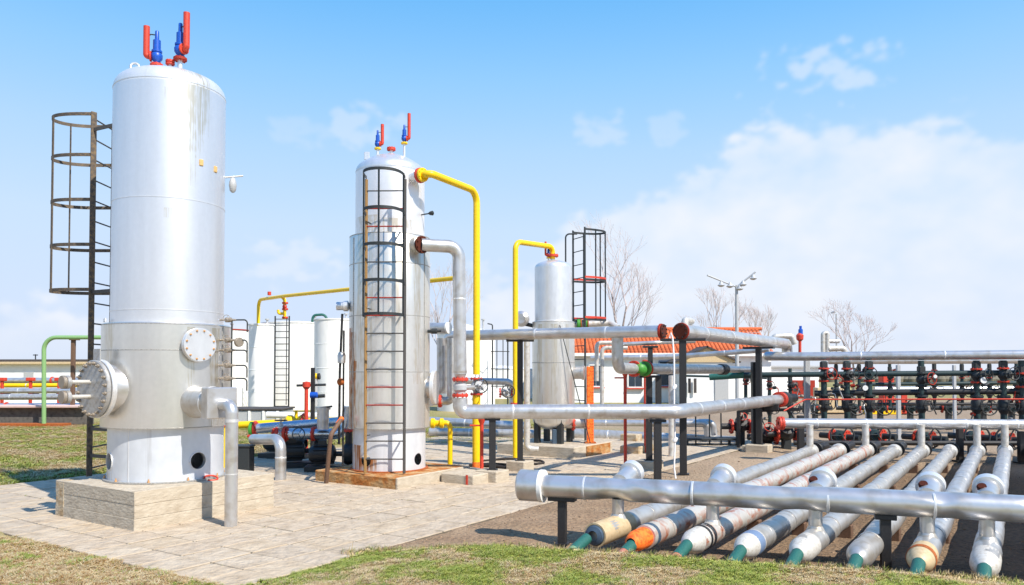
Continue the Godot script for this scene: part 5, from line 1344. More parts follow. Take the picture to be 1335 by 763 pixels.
func pump_yard() -> void:
	var e := Vector3(-4.181, 0.78, -13.9)
	var t := run("drain_pipe", "short fat silver elbow pipe standing on paving between two vessels", [Vector3(-4.915, 0.719, -14.6), e, Vector3(e.x, 0.04, e.z)], 0.098, M.clad, 0.2, 0.0, "", 24)
	ring(t, Vector3(e.x, 0.45, e.z), UP, 0.098)
	t = run("suction_pipe", "bright silver pipe with a green flanged end behind the elbow pipe", [Vector3(-5.391, 0.804, -16.2), Vector3(-3.521, 0.94, -16.6)], 0.105, M.mirror, 0.0, 0.0, "suction pipes", 24)
	part(t, "green_end", disc(Vector3(-5.503, 0.792, -16.15), Vector3(1, 0, -0.05), 0.16, 0.06, 28), M.green)
	flange(t, Vector3(-5.44, 0.794, -16.2), Vector3(1, 0, -0.05), 0.17, 0.05, M.red)
	t = run("suction_pipe", "lower silver pipe with red flanges and a grey valve", [Vector3(-4.755, 0.74, -15.6), Vector3(-3.45, 0.715, -15.9), Vector3(-3.39, 1.286, -15.9)], 0.115, M.mirror, 0.25, 0.0, "suction pipes", 24)
	flange(t, Vector3(-4.771, 0.74, -15.6), Vector3.RIGHT, 0.16, 0.05, M.red)
	flange(t, Vector3(-4.63, 0.74, -15.6), Vector3.RIGHT, 0.16, 0.05, M.red)
	valve(t, Vector3(-4.693, 0.74, -15.6), Vector3.RIGHT, UP, 0.06, M.grey_paint, M.red, M.dark, 0.12)
	flange(t, Vector3(-4.081, 0.732, -15.7), Vector3.RIGHT, 0.15, 0.05, M.red)
	handwheel(t, Vector3(-4.251, 0.764, -15.3), Vector3(0, 0.2, 1), 0.12, M.dark)
	part(t, "strainer_pot", MB.new().lathe([Vector2(0.12, -0.2), Vector2(0.12, 0.2), Vector2(0.15, 0.2), Vector2(0.15, 0.25), Vector2(0.001, 0.26)], 22, Transform3D(Basis.IDENTITY, Vector3(-3.838, 1.035, -15.6))), M.clad)
	part(t, "lever", MB.new().sweep([Vector3(-3.893, 1.273, -15.5), Vector3(-3.63, 1.304, -15.5)], 0.018, 8), M.dark)
	# white and pink lines behind
	run("suction_pipe", "pale pink-white pipe high behind the bright pipes", [Vector3(-6.698, 0.826, -21), Vector3(-4.56, 0.784, -21)], 0.09, M.white, 0.0, 0.0, "suction pipes")
	var yv := Vector3(-5.17, 0.825, -18.4)
	t = thing("gate_valve", "yellow valve with a red rim on the long yellow pipe", "valve", yv)
	part(t, "valve_body", MB.new().lathe([Vector2(0.09, -0.25), Vector2(0.14, -0.2), Vector2(0.14, -0.1), Vector2(0.1, -0.05), Vector2(0.1, 0.05), Vector2(0.14, 0.1), Vector2(0.14, 0.2), Vector2(0.09, 0.25)], 20, along(yv, Vector3.RIGHT)), M.yellow)
	flange(t, yv + Vector3(0.16, 0, 0), Vector3.RIGHT, 0.19, 0.04, M.red)
	part(t, "bonnet", tube(yv, yv + UP * 0.25, 0.04, 12), M.yellow)
	# thin red post and the dark bin behind the plinth
	var rp := Vector3(-5.351, 0.661, -15.8)
	t = thing("stand_pipe", "thin dark red post under the green flanged end", "stand pipe", Vector3(rp.x, 0, rp.z), "red stand pipes")
	part(t, "pipe", tube(Vector3(rp.x, 0, rp.z), Vector3(rp.x, rp.y, rp.z), 0.022, 10), M.red)
	part(t, "cradle", MB.new().box(rp + UP * 0.02, Vector3(0.16, 0.05, 0.1), 0.005), M.red)
	var bn := Vector3(-5.104, 0, -14.656)
	t = thing("utility_box", "dark grey utility box behind the tall plinth", "box", bn)
	part(t, "case", MB.new().box(bn + UP * 0.3, Vector3(0.30, 0.55, 0.30), 0.02), M.dark)
	part(t, "lid", MB.new().box(bn + UP * 0.59, Vector3(0.33, 0.04, 0.33), 0.01), M.dark)
	part(t, "base", MB.new().box(bn + UP * 0.02, Vector3(0.36, 0.06, 0.36)), M.concrete)
	pump("dark pump left of the rusty bent pipe", Vector3(-4.261, 0, -15.806), 0.35, M.dark)
	pump("black pump right behind the rusty bent pipe", Vector3(-3.493, 0, -15.209), 0.1, M.black)
	pump("dark pump farther back under the long yellow pipe", Vector3(-5.141, 0, -17.451), -0.2, M.dark)
	# rusty bent pipe leaning from the plinth
	var b0 := Vector3(-3.256, 0, -13.48)
	t = run("bent_pipe", "rusty brown bent pipe leaning up left of the middle vessel", [Vector3(b0.x, 0.03, b0.z), Vector3(-3.138, 0.912, -13.3), Vector3(-3.007, 1.186, -13.6)], 0.038, M.brown, 0.12)
	part(t, "orange_tip", tube(Vector3(-3.065, 1.084, -13.5), Vector3(-3.007, 1.186, -13.6), 0.042, 12), M.orange)
	# tall red and blue control stand
	var s := Vector3(-4.751, 0.617, -18)
	t = thing("control_stand", "red and black control stand with blue fittings before the white tanks", "stand", Vector3(s.x, 0, s.z))
	part(t, "black_post", MB.new().box(Vector3(s.x + 0.08, 1.05, s.z), Vector3(0.09, 2.1, 0.09), 0.01), M.black)
	part(t, "red_pipe", tube(Vector3(s.x - 0.05, 0.2, s.z + 0.08), Vector3(s.x - 0.05, 1.66, s.z + 0.08), 0.045, 12), M.red)
	part(t, "red_head", MB.new().lathe([Vector2(0.05, -0.1), Vector2(0.09, -0.05), Vector2(0.09, 0.06), Vector2(0.001, 0.08)], 14, Transform3D(Basis.IDENTITY, Vector3(s.x - 0.05, 1.70, s.z + 0.08))), M.red)
	part(t, "cross_arm", tube(Vector3(s.x - 0.3, 1.68, s.z), Vector3(s.x + 0.38, 1.70, s.z), 0.03, 10), M.dark)
	part(t, "cross_arm", tube(Vector3(s.x + 0.05, 1.42, s.z), Vector3(s.x + 0.36, 1.44, s.z), 0.045, 10), M.dark)
	part(t, "blue_fitting", MB.new().lathe([Vector2(0.001, -0.1), Vector2(0.07, -0.08), Vector2(0.07, 0.08), Vector2(0.001, 0.1)], 14, along(Vector3(s.x + 0.12, 1.46, s.z + 0.07), Vector3.RIGHT)), M.blue)
	t = thing("signal_lamp", "small yellow and black capped fitting on a white stem", "fitting", Vector3(-4.851, 1.715, -19))
	part(t, "stem", tube(Vector3(-4.867, 1.146, -19), Vector3(-4.871, 1.829, -19), 0.06, 12), M.grey_paint)
	part(t, "yellow_cap", MB.new().lathe([Vector2(0.001, -0.09), Vector2(0.07, -0.08), Vector2(0.09, 0.0), Vector2(0.06, 0.08), Vector2(0.001, 0.09)], 14, along(Vector3(-4.871, 1.886, -19), Vector3(1, 0.1, 0))), M.yellow)
	part(t, "black_cap", disc(Vector3(-4.814, 1.886, -19), Vector3(1, 0.1, 0), 0.08, 0.06, 16), M.black)
	# low grey tank box behind and the white kerb wall
	t = thing("settling_box", "low pale grey ribbed tank box before the white tanks", "tank", Vector3(-10.987, 0, -33.402))
	var p := Vector3(-9.295, 0.463, -28)
	part(t, "case", MB.new().box(Vector3(p.x, 0.32, p.z), Vector3(2.2, 0.64, 1.6), 0.03), M.grey_paint)
	for k in 5: part(t, "rib", MB.new().box(Vector3(p.x - 1.0 + k * 0.5, 0.32, p.z + 0.82), Vector3(0.08, 0.6, 0.06)), M.white)
	part(t, "dark_lid", MB.new().box(Vector3(p.x, 0.67, p.z), Vector3(2.3, 0.06, 1.7), 0.01), M.roof_dark)
	# green frame pipe at the far left and rusty post
	var g0 := Vector3(-16.963, 0, -27.843)
	t = run("green_pipe", "green bent pipe frame left of the tallest vessel", [Vector3(g0.x, 0, g0.z), Vector3(-16.986, 3.252, -27.8), Vector3(-14.815, 3.252, -27.8)], 0.075, M.green_pipe, 0.45, 0.0, "", 16)
	var g1 := Vector3(-16.391, 0, -28.637)
	t = thing("rusty_post", "rusty brown post holding up the green pipe frame", "post", g1)
	part(t, "column", MB.new().box(g1 + UP * 1.65, Vector3(0.13, 3.3, 0.13), 0.01), M.brown)
	part(t, "saddle", MB.new().box(Vector3(-16.329, 3.23, -28.6), Vector3(0.32, 0.1, 0.2), 0.01), M.brown)
	part(t, "base_plate", MB.new().box(g1 + UP * 0.02, Vector3(0.3, 0.04, 0.3)), M.rust)

# ---------------------------------------------------------------- storage tanks behind
func tank(label: String, x: float, d: float, r: float, h: float, m: Material, cone := 0.15, rim: Material = null) -> Node3D:
	var t := thing("storage_tank", label, "tank", Vector3(x, 0, -d), "white storage tanks behind")
	var c := Vector3(x, 0, -d)
	part(t, "shell", shell(c, [Vector2(r, 0), Vector2(r, h * 0.5), Vector2(r, h)], 64), m)
	part(t, "roof", shell(c, [Vector2(r + 0.03, h - 0.02), Vector2(r + 0.03, h + 0.04), Vector2(r * 0.5, h + cone * 0.6), Vector2(0.001, h + cone)], 48), rim if rim else m)
	for k in 3: part(t, "course_seam", shell(c, [Vector2(r, h * (k + 1) / 4.0 - 0.02), Vector2(r + 0.012, h * (k + 1) / 4.0), Vector2(r, h * (k + 1) / 4.0 + 0.02)], 48), m)
	part(t, "roof_vent", MB.new().lathe([Vector2(0.05, h), Vector2(0.05, h + cone + 0.15), Vector2(0.1, h + cone + 0.16), Vector2(0.1, h + cone + 0.22), Vector2(0.001, h + cone + 0.24)], 12, Transform3D(Basis.IDENTITY, Vector3(x + r * 0.6, 0, -d + r * 0.4))), M.grey_paint)
	return t

func far_tanks() -> void:
	tank("grey-rimmed tank with a pinkish roof right behind the nearest vessel", -15.385, 40.0, 1.68, 4.15, M.tank_cream, 0.12, M.red_rust)
	tank("slim white tank under the yellow pipe's left end", -11.776, 36.0, 0.57, 4.2, M.tank_white, 0.06)
	tank("broad cream tank behind the dark open ladder", -11.743, 42.0, 1.9, 4.6, M.tank_cream, 0.2)
	tank("tall white tank just left of the middle vessel", -8.07, 35.0, 0.94, 4.35, M.tank_white, 0.08)
	tank("white cone-roofed tank right of the middle vessel", -2.381, 40.0, 1.5, 3.95, M.tank_white, 0.55)
	tank("low white tank seen between the yellow risers", -0.75, 60.0, 3.0, 2.2, M.tank_white, 0.3)
	# open ladder in front of the broad tank
	var p := Vector3(-11.103, 0, -37.0)
	var t := thing("open_ladder", "dark open ladder up the broad cream tank", "ladder", p)
	for s in [-0.34, 0.34]: part(t, "rail", MB.new().beam(p + Vector3(s, 0, 0), p + Vector3(s, 4.7, 0), 0.05, 0.05), M.dark)
	part(t, "rail", MB.new().beam(p + Vector3(0.1, 0.4, -0.4), p + Vector3(0.1, 4.6, -0.4), 0.03, 0.03), M.dark)
	for k in 15: part(t, "rung", MB.new().sweep([p + Vector3(-0.34, 0.35 + k * 0.3, 0), p + Vector3(0.34, 0.35 + k * 0.3, 0)], 0.02, 6), M.dark)
	# caged ladder by the cone-roofed tank
	p = Vector3(-0.589, 0, -38.0)
	t = thing("caged_ladder", "thin dark caged ladder beside the white cone-roofed tank", "ladder", p, "caged ladders")
	for s in [-0.38, 0.38]: part(t, "rail", MB.new().beam(p + Vector3(s, 0, 0), p + Vector3(s, 4.1, 0), 0.05, 0.05), M.dark)
	for k in 4: part(t, "hoop", MB.new().sweep([p + Vector3(-0.45, 1.3 + k * 0.85, 0), p + Vector3(-0.4, 1.3 + k * 0.85, 0.5), p + Vector3(0.4, 1.3 + k * 0.85, 0.5), p + Vector3(0.45, 1.3 + k * 0.85, 0)], 0.022, 6), M.dark)
	for s in [-0.15, 0.15]: part(t, "cage_bar", MB.new().beam(p + Vector3(s, 1.2, 0.5), p + Vector3(s, 3.95, 0.5), 0.03, 0.03), M.dark)
	part(t, "top_hook", MB.new().sweep(rounded([p + Vector3(-0.38, 4.05, 0), p + Vector3(-0.38, 4.35, 0), p + Vector3(-0.62, 4.4, -0.1)], 0.1), 0.03, 8), M.dark)
	# yellow overhead line above the tanks
	t = run("gas_pipe", "thin yellow pipe high above the white tanks", [Vector3(-11.764, 4.132, -35.5), Vector3(-11.756, 5.343, -35.5), Vector3(-9.805, 5.273, -33), Vector3(-1.624, 4.959, -24)], 0.075, M.yellow, 0.35, 0.0, "yellow gas pipes")
	part(t, "branch_pipe", MB.new().sweep(rounded([Vector3(-9.998, 5.276, -33.2), Vector3(-9.864, 5.126, -33.2), Vector3(-9.857, 4.293, -33.2)], 0.1), 0.07, 12), M.yellow)
	for v in [[371.0, 396.0], [371.0, 404.0], [371.0, 415.0]]: flange(t, Vector3((v[0] - 667.5) * 0.0332, 2.0 + (485.0 - v[1]) * 0.0332, -33.2), UP, 0.13, 0.06, M.red)
	part(t, "valve_body", MB.new().lathe([Vector2(0.06, -0.12), Vector2(0.1, 0), Vector2(0.06, 0.12)], 14, Transform3D(Basis.IDENTITY, Vector3(-9.861, 4.826, -33.2))), M.red)
	part(t, "side_bend", MB.new().sweep(rounded([Vector3(-9.829, 4.519, -33.1), Vector3(-10.095, 4.519, -33.1), Vector3(-10.112, 4.685, -33.1)], 0.08), 0.06, 12), M.yellow)
	part(t, "red_cap", disc(Vector3(-10.911, 5.446, -34.4), UP, 0.08, 0.16, 14), M.red)
	run("green_pipe", "thin green arched pipe over the white tanks", [Vector3(-9.39, 4.342, -36), Vector3(-9.356, 4.667, -36), Vector3(-8.779, 4.703, -36), Vector3(-8.669, 4.342, -36)], 0.06, M.teal, 0.3)

# ---------------------------------------------------------------- sheds
func window(t: Node3D, p: Vector3, w: float, h: float, frame: Material, panes: int) -> void:
	var win := part(t, "window", MB.new().box(p + Vector3(0, h * 0.5, 0), Vector3(w, 0.08, 0.1)).box(p - Vector3(0, h * 0.5, 0), Vector3(w, 0.08, 0.1)).box(p + Vector3(w * 0.5, 0, 0), Vector3(0.08, h, 0.1)).box(p - Vector3(w * 0.5, 0, 0), Vector3(0.08, h, 0.1)), frame)
	for k in panes:
		part(win, "pane", MB.new().box(p + Vector3(w * ((k + 0.5) / panes - 0.5), 0, -0.02), Vector3(w / panes - 0.06, h - 0.08, 0.03)), M.glass)
	part(win, "sill", MB.new().box(p + Vector3(0, -h * 0.5 - 0.08, 0.06), Vector3(w + 0.2, 0.07, 0.2)), M.red)

func sheds() -> void:
	# white shed with the orange tiled roof on the right
	var x0 := 3.4
	var x1 := 16.9
	var d := 50.0
	var t := thing("tiled_shed", "white shed with an orange tiled roof behind the pipe rack", "building", Vector3(10, 0, -d))
	part(t, "wall", MB.new().box(Vector3((x0 + x1) * 0.5, 1.55, -d - 3.0), Vector3(x1 - x0, 3.1, 6.0)), M.wall_white)
	part(t, "fascia", MB.new().box(Vector3((x0 + x1) * 0.5, 3.12, -d + 0.42), Vector3(x1 - x0 + 0.8, 0.2, 0.08)), M.white)
	var roof := part(t, "roof", MB.new().beam(Vector3(x0 - 0.4, 4.02, -d - 1.27), Vector3(x1 + 0.4, 4.02, -d - 1.27), 0.1, 0.1), M.roof_tile)
	# ten courses of half-round tiles, each course overlapping the one below
	for row in 12:
		var mb := MB.new()
		var ya := 3.15 + row * 0.152
		var za := -d + 0.45 - row * 0.295
		var n := int((x1 - x0 + 0.8) / 0.26)
		for k in n:
			var x := x0 - 0.4 + (k + 0.5) * 0.26
			var s := mb.v.size()
			for j in 5:
				var w := PI * j / 4.0
				var nn := Vector3(-cos(w), sin(w), 0.35).normalized()
				mb.vert(Vector3(x - cos(w) * 0.13, ya + 0.07 * sin(w), za), nn)
				mb.vert(Vector3(x - cos(w) * 0.13, ya + 0.14 + 0.05 * sin(w), za - 0.31), nn)
			for j in 4: mb.quad(s + j * 2, s + j * 2 + 2, s + j * 2 + 3, s + j * 2 + 1)
		part(roof, "tile_course", mb, M.roof_tile)
	part(roof, "rear_slope", MB.new().box(Vector3((x0 + x1) * 0.5, 4.05, -d - 4.7), Vector3(x1 - x0 + 0.8, 0.08, 4.0), 0.0, Basis(Vector3.RIGHT, 0.47)), M.roof_tile)
	part(roof, "ridge_tiles", MB.new().sweep([Vector3(x0 - 0.4, 4.98, -d - 3.08), Vector3(x1 + 0.4, 4.98, -d - 3.08)], 0.12, 8), M.roof_tile)
	part(roof, "gable_end", MB.new().box(Vector3(x1 + 0.02, 3.5, -d - 3.0), Vector3(0.04, 1.0, 4.0)), M.wall_white)
	window(t, Vector3(8.022, 1.75, -50) + Vector3(0, 0, 0.06), 0.95, 1.5, M.white, 2)
	window(t, Vector3(10.022, 1.9, -50) + Vector3(0, 0, 0.06), 0.9, 1.6, M.wrap_blue, 1)
	window(t, Vector3(5.473, 1.75, -50) + Vector3(0, 0, 0.06), 0.9, 1.4, M.white, 2)
	# gabled porch
	var px := 12.093
	part(t, "porch_wall", MB.new().box(Vector3(px, 1.3, -d + 1.2), Vector3(3.2, 2.6, 2.4)), M.wall_white)
	var gab := MB.new()
	gab.face([Vector3(px - 1.9, 2.6, -d + 2.5), Vector3(px + 1.9, 2.6, -d + 2.5), Vector3(px, 3.5, -d + 2.5)], Vector3(0, 0, 1))
	part(t, "porch_gable", gab, M.tan_end)
	for s in [-1.0, 1.0]: part(t, "porch_roof", MB.new().box(Vector3(px + s * 1.0, 3.08, -d + 1.2), Vector3(2.3, 0.1, 2.9), 0.0, Basis(Vector3(0, 0, 1), -s * 0.44)), M.roof_dark)
	for u in [[898.0, 0.6], [905.0, 0.4]]: part(t, "dark_slot", MB.new().box(Vector3(10.965, 1.148, -47.4) + Vector3((u[0] - 898.0) * 0.05, 0, 0), Vector3(0.16, 0.9, 0.06)), M.roof_dark)
	part(t, "porch_door", MB.new().box(Vector3(px + 0.9, 1.0, -d + 2.43), Vector3(0.85, 2.0, 0.08), 0.01), M.grey_paint)
	# second pale shed right of it, with a red brick panel
	t = thing("flat_shed", "pale flat-roofed shed with a reddish panel behind the manifold", "building", Vector3(20, 0, -55))
	part(t, "wall", MB.new().box(Vector3(19.5, 1.15, -57), Vector3(5.0, 2.3, 4.0)), M.wall_white)
	part(t, "roof", MB.new().box(Vector3(19.5, 2.38, -57), Vector3(5.4, 0.16, 4.4), 0.02), M.grey_paint)
	part(t, "red_panel", MB.new().box(Vector3(20.8, 0.75, -54.97), Vector3(1.8, 1.3, 0.06)), M.red_rust)
	# long white shed at the far left
	var lx := -24.4
	t = thing("long_shed", "long low white shed behind the pipes at the far left", "building", Vector3(-30, 0, -40))
	part(t, "wall", MB.new().box(Vector3(-33.0, 1.2, -43), Vector3(22.4, 2.4, 5.0)), M.wall_white)
	part(t, "eave", MB.new().box(Vector3(-33.0, 2.46, -43), Vector3(22.9, 0.14, 5.6), 0.02), M.tan_end)
	part(t, "roof", MB.new().box(Vector3(-33.0, 2.60, -43.2), Vector3(22.0, 0.14, 4.8), 0.02), M.roof_dark)
	part(t, "aerial", MB.new().sweep([Vector3(-26.726, 2.645, -43), Vector3(-26.732, 2.989, -43)], 0.03, 6).sweep([Vector3(-26.86, 2.946, -43), Vector3(-26.602, 2.946, -43)], 0.03, 6), M.dark)
	part(t, "notice", MB.new().box(Vector3(-25.5, 1.75, -40.48), Vector3(0.5, 0.5, 0.04)), M.grey_paint)
	# pipes before the long shed, carried above a sooty concrete channel wall
	var gl := "pipes before the long shed"
	for e in [[496.5, 0.12, M.clad, 32.0, "topmost grey pipe before the long white shed"], [503.0, 0.09, M.yellow, 31.5, "yellow pipe before the long white shed"], [510.0, 0.11, M.clad, 31.0, "silver pipe just under the yellow one at far left"], [518.0, 0.12, M.clad_old, 30.5, "fourth pipe down before the long white shed"], [531.0, 0.14, M.mirror, 29.5, "lowest bright pipe on the sooty channel wall"]]:
		var dd: float = e[3]
		var y: float = 2.0 - (e[0] - 485.0) * dd / 1000.0
		var t2 := run("yard_pipe", e[4], [Vector3(-24.0, y, -dd), Vector3(-0.555 * dd, y + 0.02, -dd)], e[1], e[2], 0.0, 2.4, gl)
		flange(t2, Vector3(-19.6 + fmod(dd * 1.7, 2.0), y, -dd), Vector3.RIGHT, e[1] * 1.4, 0.05, M.red)
	for k in 4:
		var x := -20.6 + k * 1.15
		t = thing("valve_stand", "%s red valve stand from the left before the long shed" % ["first", "second", "third", "fourth"][k], "valve stand", Vector3(x, 0, -31), "red valve stands")
		part(t, "post", MB.new().box(Vector3(x, 0.95, -31.0), Vector3(0.1, 1.4, 0.1), 0.01), M.red)
		part(t, "head", MB.new().box(Vector3(x, 1.7, -31.0), Vector3(0.3, 0.14, 0.2), 0.02), M.red)
		part(t, "body", MB.new().lathe([Vector2(0.1, -0.2), Vector2(0.2, -0.1), Vector2(0.2, 0.1), Vector2(0.1, 0.2)], 14, Transform3D(Basis.IDENTITY, Vector3(x, 1.1, -31.2))), M.dark)
	var ch := thing("channel_wall", "sooty concrete channel wall with a rusty beam at far left", "wall", Vector3(-20, 0, -28.6))
	part(ch, "wall", MB.new().box(Vector3(-21.0, 0.34, -28.8), Vector3(10.4, 0.7, 0.5), 0.02), M.soot)
	part(ch, "coping", MB.new().box(Vector3(-20.5, 0.72, -28.7), Vector3(9.6, 0.1, 0.8), 0.02), M.pink_coping)
	part(ch, "rusty_beam", MB.new().box(Vector3(-21.3, 0.06, -28.0), Vector3(10.2, 0.14, 0.5), 0.01), M.rust)

# ---------------------------------------------------------------- poles and bare trees
func bare_tree(label: String, p: Vector3, h: float, sd: int, spread: float) -> void:
	var t := thing("bare_tree", label, "tree", p, "leafless trees")
	var r := RandomNumberGenerator.new()
	r.seed = sd
	var wood := MB.new()
	var twigs := MB.new()
	var todo := [[p, Vector3(r.randf_range(-0.08, 0.08), 1, 0).normalized(), h * 0.36, h * 0.016, 0]]
	while todo.size():
		var b: Array = todo.pop_back()
		var q: Vector3 = b[0]
		var d: Vector3 = b[1]
		var pts := [q]
		var rad := [b[3]]
		var n := 4
		for k in n:
			d = (d + Vector3(r.randf_range(-1, 1), r.randf_range(-0.5, 0.9), r.randf_range(-1, 1)) * 0.13).normalized()
			q += d * b[2] / n
			pts.append(q)
			rad.append(maxf(b[3] * (1.0 - 0.42 * (k + 1) / n), 0.008))
		(wood if b[4] < 2 else twigs).sweep(pts, rad, 6 if b[4] < 2 else 4, false)
		if b[4] < 5:
			var kids := 4 if b[4] == 0 else (3 if b[4] < 4 else 4)
			for k in kids:
				var w := TAU * (k + r.randf()) / kids
				var side := d.cross(Vector3(0.31, 0.2, 0.93)).normalized().rotated(d, w)
				var nd := (d + side * spread * r.randf_range(0.55, 1.15) + UP * 0.22).normalized()
				var from: Vector3 = pts[-1] if k < 2 else pts[r.randi_range(2, n - 1)]
				todo.append([from, nd, b[2] * r.randf_range(0.58, 0.8), b[3] * r.randf_range(0.45, 0.6), b[4] + 1])
	part(t, "trunk", wood, M.bark)
	part(t, "crown", twigs, M.twig)

func poles_and_trees() -> void:
	var p := Vector3(13.212, 0, -45.0)
	var t := thing("lamp_post", "white lamp post with two arms and hanging lamps above the tiled roof", "lamp post", p)
	part(t, "pole", MB.new().sweep([p, p + UP * 7.1], [0.13, 0.085], 12), M.grey_paint)
	for a in [[p + Vector3(0, 7.0, 0), p + Vector3(-1.8, 7.65, 0.3)], [p + Vector3(0, 7.0, 0), p + Vector3(1.05, 7.85, 0.2)]]: part(t, "arm", MB.new().sweep(a, 0.05, 8), M.grey_paint)
	for o in [Vector3(-0.95, 7.05, 0.15), Vector3(-0.42, 7.0, 0.1), Vector3(0.35, 7.1, 0.1), Vector3(0.92, 7.45, 0.2), Vector3(0.15, 6.85, 0.1)]:
		part(t, "lamp_head", MB.new().lathe([Vector2(0.02, 0.28), Vector2(0.08, 0.22), Vector2(0.12, 0.1), Vector2(0.21, 0.02), Vector2(0.2, 0.0), Vector2(0.1, -0.06), Vector2(0.001, -0.08)], 14, Transform3D(Basis.IDENTITY, p + o)), M.grey_paint)
	p = Vector3(26.265, 0, -62.0)
	t = thing("lamp_post", "slim distant lamp post beside the small bare tree", "lamp post", p)
	part(t, "pole", MB.new().sweep([p, p + UP * 6.7], [0.1, 0.06], 8), M.grey_paint)
	part(t, "lamp_head", MB.new().lathe([Vector2(0.05, 0.16), Vector2(0.25, 0.1), Vector2(0.26, 0.0), Vector2(0.001, -0.04)], 12, Transform3D(Basis(Vector3(0, 0, 1), 0.3), p + Vector3(-0.15, 6.8, 0))), M.grey_paint)
	bare_tree("large bare tree behind the red and black cage", Vector3(8.032, 0, -62.0), 13.2, 5, 0.62)
	bare_tree("bare tree seen between the middle vessel and its downcomer", Vector3(-6.107, 0, -66.0), 10.8, 8, 0.5)
	bare_tree("bare tree behind the two-armed lamp post", Vector3(19.081, 0, -70.0), 10.0, 12, 0.45)
	bare_tree("bare tree right of the two-armed lamp post", Vector3(23.947, 0, -72.0), 9.3, 17, 0.42)
	bare_tree("small spreading bare tree above the manifold", Vector3(25.847, 0, -58.0), 7.2, 23, 0.66)
	# a low far hedge line closing the horizon
	for e in [["long dim hedge along the horizon at right", 1.2, Vector3(70, 0, -150), 130.0], ["long dim hedge along the horizon at left", 1.3, Vector3(-50, 0, -160), 110.0]]:
		var mb := MB.new()
		var f := noise(301, 0.3, 3)
		for k in 220:
			var x: float = e[2].x + (k / 219.0 - 0.5) * e[3]
			mb.lathe([Vector2(0.9, 0), Vector2(1.0, e[1] * 0.5), Vector2(0.5, e[1] * (1.0 + 0.5 * f.get_noise_1d(k * 1.0))), Vector2(0.01, e[1] * (1.15 + 0.5 * f.get_noise_1d(k * 1.0)))], 7, Transform3D(Basis.IDENTITY, Vector3(x, 0, e[2].z + 2.0 * f.get_noise_1d(k * 3.0))))
		var o := solo("hedge", mb, M.hedge, e[0], "hedge")
		o.set_meta("kind", "stuff")

# ---------------------------------------------------------------- grass
func tuft_mesh(sd: int, lean: float) -> ArrayMesh:
	var r := RandomNumberGenerator.new()
	r.seed = sd
	var mb := MB.new()
	for k in 9:
		var w := r.randf() * TAU
		var d := Vector3(cos(w), 0, sin(w))
		var side := Vector3(-d.z, 0, d.x) * r.randf_range(0.035, 0.06)
		var root := Vector3(r.randf_range(-0.35, 0.35), 0, r.randf_range(-0.35, 0.35))
		var h := r.randf_range(0.55, 1.1)
		var mid := root + d * lean * 0.4 * h + UP * h * 0.6
		var tip := root + d * lean * h * 1.1 + UP * h
		var nn := (UP * 1.1 + d * 0.5).normalized()
		var a := mb.vert(root - side, nn)
		var b := mb.vert(root + side, nn)
		var c := mb.vert(mid + side * 0.7, nn)
		var e := mb.vert(mid - side * 0.7, nn)
		var f := mb.vert(tip, nn)
		mb.quad(a, b, c, e)
		mb.tri(e, c, f)
	return mb.mesh()

func sow(called: String, label: String, spots: Array, mesh: Mesh) -> void:
	var mm := MultiMesh.new()
	mm.transform_format = MultiMesh.TRANSFORM_3D
	mm.use_colors = true
	mm.mesh = mesh
	mm.instance_count = spots.size()
	for k in spots.size():
		mm.set_instance_transform(k, spots[k][0])
		mm.set_instance_color(k, spots[k][1])
	var o := MultiMeshInstance3D.new()
	tag(o, called, label, "grass")
	o.multimesh = mm
	o.material_override = M.blade
	o.set_meta("kind", "stuff")
	add_child(o)

